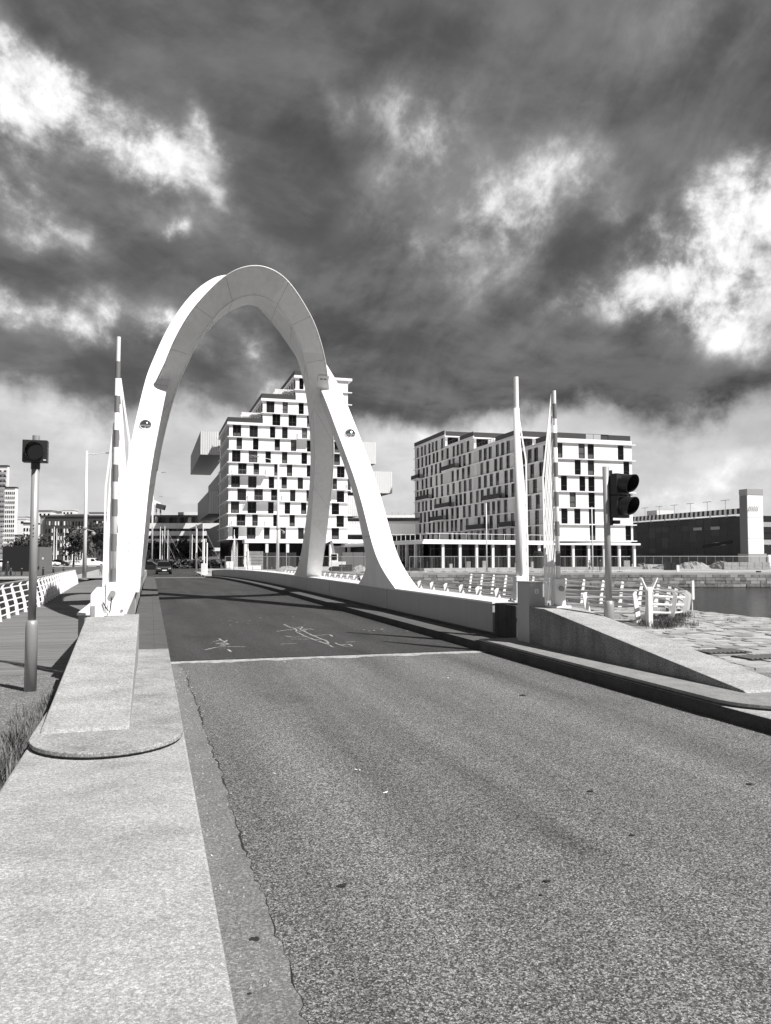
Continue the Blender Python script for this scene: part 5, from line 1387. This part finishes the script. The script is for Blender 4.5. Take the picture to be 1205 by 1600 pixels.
# ------------------------------------------------------------------ marks on the road
def mark(name, polys, z, mat, label=None, cat=None):
    m = MB()
    for P in polys:
        m.add([(p.x, p.y, z) for p in P], [tuple(range(len(P)))])
    o = m.build(name, mat); tag(o, kind='structure'); return o
def stroke(pts, w, seed, z=0):
    r_ = random.Random(seed); out = []
    P = [onz(u, v, 0) for u, v in pts]; fine_ = catmull(P, 14 * len(P))
    for i in range(len(fine_) - 1):
        a, b = fine_[i], fine_[i + 1]
        if r_.random() < .13: continue
        d = (b - a); d = Vector((-d.y, d.x, 0)); d = d.normalized() if d.length > 1e-5 else Vector((1, 0, 0))
        w0 = w * r_.uniform(.5, 1.3); out.append([a - d * w0, b - d * w0, b + d * w0, a + d * w0])
    return out
strokes = []
for k, pts in enumerate([[(320, 1016), (338, 1012), (352, 1011), (384, 1011)], [(334, 1003), (345, 1001), (351, 1004), (340, 1006), (356, 1007), (344, 1009)], [(342, 998), (350, 1003), (355, 1001)], [(356, 1015), (359, 1017), (361, 1019)],
      [(432, 987), (446, 985), (462, 983), (478, 982), (490, 984)], [(444, 976), (452, 980), (460, 982), (464, 986)], [(462, 981), (472, 980), (470, 984), (480, 984), (466, 987)], [(462, 987), (474, 993), (486, 998), (500, 1003), (512, 1007), (521, 1012)], [(474, 986), (486, 992), (498, 997), (508, 1001), (514, 1006)],
      [(446, 994), (458, 996), (476, 995), (486, 998)], [(486, 994), (500, 993), (514, 992), (520, 995)], [(455, 999), (470, 999), (484, 999)], [(438, 1007), (452, 1006), (464, 1006)], [(524, 1005), (532, 1008), (544, 1007), (550, 1010), (538, 1010), (528, 1007)], [(490, 1000), (506, 1000), (512, 1003)], [(540, 1004), (556, 1003)]]):
    strokes += stroke(pts, .021, k)
mark('paint_marking', strokes, .006, M_CHALK)
sc2 = []
r_ = random.Random(17)
for k in range(60):
    u, v = r_.choice([(r_.gauss(347, 9), r_.gauss(1006, 3)), (r_.gauss(466, 12), r_.gauss(983, 3)), (r_.gauss(600, 25), r_.gauss(986, 2)), (r_.gauss(380, 30), r_.gauss(970, 4))])
    p = onz(u, v, 0); n = 6; rr_ = r_.uniform(.01, .035); sc2.append([p + Vector((rr_ * r_.uniform(.6, 1.6) * math.cos(6.28 * i / n), rr_ * r_.uniform(.6, 1.6) * math.sin(6.28 * i / n), 0)) for i in range(n)])
mark('paint_flake_marking', sc2, .0062, M_CHALK)
def blot(u, v, rx, ry, seed, n=18):
    r_ = random.Random(seed); p = onz(u, v, 0); return [p + Vector((rx * r_.uniform(.5, 1.2) * math.cos(6.28 * i / n), ry * r_.uniform(.5, 1.2) * math.sin(6.28 * i / n), 0)) for i in range(n)]
mark('oil_spot_marking', [blot(535, 1385, .032, .03, 1), blot(855, 1378, .022, .02, 2), blot(398, 1469, .03, .025, 3), blot(1172, 1226, .03, .03, 4), blot(816, 1087, .05, .06, 5), blot(988, 1306, .02, .02, 6), blot(923, 1237, .03, .025, 7), blot(845, 1400, .014, .012, 8), blot(390, 1555, .012, .012, 9)], .0064, M_OIL)
lf = MB()
for u, v, rr_ in ((602, 1240, .022), (557, 1204, .014), (562, 1205, .012), (331, 1339, .009), (445, 1035, .02), (300, 1075, .012), (700, 1060, .016), (430, 1210, .01)):
    p = onz(u, v, 0); a = random.uniform(0, 3)
    lf.add([p + Vector((rr_ * 1.6 * math.cos(a), rr_ * 1.6 * math.sin(a), .012)), p + Vector((-rr_ * .7 * math.sin(a), rr_ * .7 * math.cos(a), .007)), p + Vector((-rr_ * 1.4 * math.cos(a), -rr_ * 1.4 * math.sin(a), .010)), p + Vector((rr_ * .7 * math.sin(a), -rr_ * .7 * math.cos(a), .007))], [(0, 1, 2, 3)])
tag(lf.build('paper_scraps', M_OFFWHITE), 'small pale scraps scattered on the near road', 'litter', kind='stuff')
pb = MB(); r_ = random.Random(33)
for k in range(420):
    if r_.random() < .6: x, y, z = r_.uniform(KL + .01, KL + .28), r_.uniform(2.4, 13), .006
    else: x, y, z = r_.uniform(-.1, .3), r_.uniform(8.3, 10.2), .206
    q_ = r_.uniform(.003, .009); pb.add([(x - q_, y - q_, z), (x + q_, y - q_ * .6, z), (x + q_ * .8, y + q_, z), (x - q_ * .7, y + q_, z), (x, y, z + q_ * 1.4)], [(0, 1, 4), (1, 2, 4), (2, 3, 4), (3, 0, 4)])
tag(pb.build('loose_grit', M_RUBBLE), 'loose grit along the left gutter', 'grit', kind='stuff')

# ------------------------------------------------------------------ building site across the dock
def heap(label, u0, u1, vtop, d, seed, mat=M_RUBBLE, dep=5):
    r_ = random.Random(seed); a, b = far(u0, d), far(u1, d); c = (a + b) / 2; w = (b - a).length / 2; h = zat(vtop, d) - FAR
    t = thing('rubble_heap', label, 'rubble heap', tuple(c), 0, 'heaps on the building site')
    n = 22; m = MB(); vs = []
    for j in range(9):
        for i in range(n + 1):
            s = -1 + 2 * i / n; q_ = -1 + 2 * j / 8; z = max(0, 1 - (abs(s) ** 1.6 + abs(q_) ** 2)) ** .8 * h
            z *= r_.uniform(.75, 1.1)
            p = c + RGT * s * w + FWD * q_ * dep; vs.append((p.x + r_.uniform(-.15, .15), p.y + r_.uniform(-.15, .15), FAR - .05 + z))
    m.add(vs, [(j * (n + 1) + i, j * (n + 1) + i + 1, (j + 1) * (n + 1) + i + 1, (j + 1) * (n + 1) + i) for j in range(8) for i in range(n)])
    m.build('mound', mat, t)
    st_ = MB()
    for k in range(90):
        s, q_ = r_.uniform(-1, 1), r_.uniform(-1, .3); z = max(0, 1 - (abs(s) ** 1.6 + abs(q_) ** 2)) ** .8 * h; p = c + RGT * s * w * 1.1 + FWD * q_ * dep * 1.1; e = r_.uniform(.1, .35)
        st_.bar(p + Vector((-e, 0, z + FAR)), p + Vector((e, r_.uniform(-.2, .2), z + FAR + r_.uniform(-.1, .2))), e, e * r_.uniform(.6, 1.2))
    tag(st_.build('loose_blocks', M_CONC, t), kind='stuff')
heap('long pale rubble heap left of the standing person', 1055, 1108, 876, 150, 1); heap('rounded rubble heap right of the standing person', 1113, 1140, 876, 148, 2); heap('low rubble heap right of the sunlit gable', 995, 1012, 879, 146, 3)
heap('low dark rubble heap before the dark hall wall', 1022, 1056, 881, 146, 6)
heap('earth heap in front of the stepped tower shopfront', 425, 476, 884, 126, 4, dep=3); heap('small heap beside the digger', 548, 575, 882, 128, 5, dep=3)
def site_fence(label, ua, ub, d0, d1, n, h=2.3):
    a, b = far(ua, d0), far(ub, d1); t = thing('site_fence', label, 'fence', tuple(a), 0, 'wire fences round the building site')
    for i in range(n):
        p, q_ = a.lerp(b, i / n), a.lerp(b, (i + 1) / n); m = MB(); Z = lambda P, z: Vector((P.x, P.y, FAR + z))
        m.tube([Z(p, 0), Z(p, h)], .04, 5).tube([Z(p, h), Z(q_, h)], .035, 5).tube([Z(p, .15), Z(q_, .15)], .03, 5)
        for k in range(1, 8): s = p.lerp(q_, k / 8); m.bar(Z(s, .15), Z(s, h), .012)
        m.build('mesh_panel', M_POLE, t)
        MB().bar(Z(p, .0) - RGT * .35, Z(p, .0) + RGT * .35, .22, .2).build('foot_block', M_CONC_DK, t)
site_fence('wire site fence in front of the glazed podium', 640, 985, 118, 120, 20)
site_fence('wire site fence in front of the stepped tower', 352, 600, 116, 117, 15)
site_fence('wire site fence along the foot of the dark hall', 994, 1215, 152, 150, 16)
# digger
p = far(527, 124); t = thing('excavator', 'small digger with a raised arm seen between the right arch legs', 'digger', tuple(p))
for s in (-1, 1): MB().loft([[p + RGT * x + FWD * s * .9 + FWD * q_ * .25 + Vector((0, 0, z)) for x, z in ((-1.3, .35), (-1.0, .0), (1.0, 0), (1.3, .35), (1.0, .7), (-1.0, .7))] for q_ in (-1, 1)]).build('track', M_TYRE, t)
MB().bar(p - RGT * 1.2 + Vector((0, 0, 1.15)), p + RGT * 1.3 + Vector((0, 0, 1.15)), 1.7, .7).build('body', M_OFFWHITE, t)
cb = MB().bar(p - RGT * 1.0 + Vector((0, 0, 2.1)), p + RGT * .1 + Vector((0, 0, 2.1)), 1.2, 1.3).build('cab', M_OFFWHITE, t)
MB().bar(p - RGT * .85 - FWD * .62 + Vector((0, 0, 2.2)), p + RGT * 0 - FWD * .62 + Vector((0, 0, 2.2)), .05, .9).build('cab_window', GL[3], cb)
MB().bar(p - RGT * .2 - FWD * .3 + Vector((0, 0, 1.5)), p - RGT * .9 - FWD * .3 + Vector((0, 0, 4.6)), .3, .35).build('arm', M_GREY, t)
MB().bar(p - RGT * .8 - FWD * .3 + Vector((0, 0, 4.6)), p - RGT * 2.0 - FWD * .3 + Vector((0, 0, 4.0)), .26, .3).build('dipper', M_BLACK, t)
MB().loft([[p - RGT * x - FWD * q_ + Vector((0, 0, z)) for x, z in ((1.8, 4.1), (2.3, 4.0), (2.4, 3.5), (1.8, 3.3))] for q_ in (-.1, .6)]).build('bucket', M_BLACK, t)
def stack(name, label, u, d, w, h, dep, mat, rows, cols=1, cat='building material'):
    p = far(u, d); t = thing(name, label, cat, tuple(p))
    for j in range(rows):
        for i in range(cols):
            c = p + RGT * (-w / 2 + w * (i + .5) / cols) + Vector((0, 0, h * (j + .5) / rows)); e = w / cols / 2 - .03
            MB().bar(c - RGT * e, c + RGT * e, dep * random.uniform(.9, 1), h / rows - .05).build('board' if rows > 2 else 'panel', mat, t)
stack('timber_stack', 'dark stack of boards right of the digger', 541, 121, 2.2, 1.1, 1.2, M_TIMBER, 4, 2)
stack('grey_hoarding', 'grey hoarding panels behind the boards right of the digger', 560, 130, 5.2, 3.0, .2, M_METAL_DK, 1, 3, 'hoarding')
stack('site_hoarding', 'dark hoarding panels in front of the tower shopfront', 425, 140, 8.5, 3.0, .2, M_TIMBER, 1, 10, 'hoarding')
stack('pallet_stack', 'stack of pale pallets at the left end of the tower shopfront', 398, 138, 2.8, 3.2, 1.2, M_RUBBLE, 6, 1)
stack('white_blocks', 'white bagged material beside the far booms', 396, 110, 2.0, 1.1, 1, M_OFFWHITE, 2, 2)
stack('white_barriers', 'row of white roadwork barriers beyond the bridge end', 346, 160, 5.0, 1.3, .4, M_OFFWHITE, 1, 6, 'roadworks barrier')
stack('dark_bin', 'small dark waste bin on the quay before the rubble', 1047, 135, 1.9, 1.3, 1.2, M_BLACK, 1, 2, 'bin')
stack('pallet_crates', 'row of pale crates on the quay right of the rounded heap', 1165, 140, 8, 1.3, 1.2, M_CONC, 2, 6)
stack('white_bollard_block', 'small white marker post at the edge of the far quay', 1059, 121, .45, 1.0, .3, M_WHITE, 1, 1, 'marker post')
for u, lb in ((690, 'dark gully slot in the pale kerb below the second podium column'),): pass
p = far(703, 131); t = thing('silo_drum', 'tall dark drum standing under the podium roof behind the white booms', 'drum', tuple(far(840, 131)))
p = far(841, 129); MB().tube([p + Vector((0, 0, .4)), p + Vector((0, 0, 2.9)), p + Vector((0, 0, 3.2))], [.75, .75, .4], 16).build('drum', M_BLACK, t)
# booms and posts at the far end of the bridge
barrier(9.15, 93.2, FAR, 4.75, 'white lattice boom upright at the far right end of the bridge, left one', 1, [], wl=.40, second=True)
barrier(11.0, 95.5, FAR, 3.2, 'shorter white lattice boom at the far right end of the bridge', 1, [], wl=.30, second=True)
def far_post(label, u, d, vt, box=True):
    p = far(u, d); t = thing('signal_post', label, 'post', tuple(p), 0, 'posts at the far end of the bridge')
    MB().tube([p, Vector((p.x, p.y, zat(vt, d)))], .09, 8).build('pole', M_WHITE, t)
    if box: MB().bar(p - RGT * .28 + Vector((0, 0, .75)), p + RGT * .28 + Vector((0, 0, .75)), .5, 1.5).build('box', M_OFFWHITE, t)
    MB().tube([p + Vector((0, 0, 0)), p + Vector((0, 0, .1))], .2, 8).build('foot', M_GREY, t)
far_post('white post with a pale box at its foot near the end of the bridge', 319, 97, 842); far_post('slim white post left of the boxed post at the bridge end', 307, 98, 826, False); far_post('white post right of the boxed post at the bridge end', 323.5, 99, 848, False)
t = thing('traffic_island', 'pale kerbed island at the far right end of the bridge', 'kerb island', (8, 94, FAR))
MB().prism([(5.9, 93.2), (8.7, 93.2), (9.3, 100), (7.2, 118), (6.0, 118)], FAR, FAR + .14).build('kerb', M_STONE_CAP, t)
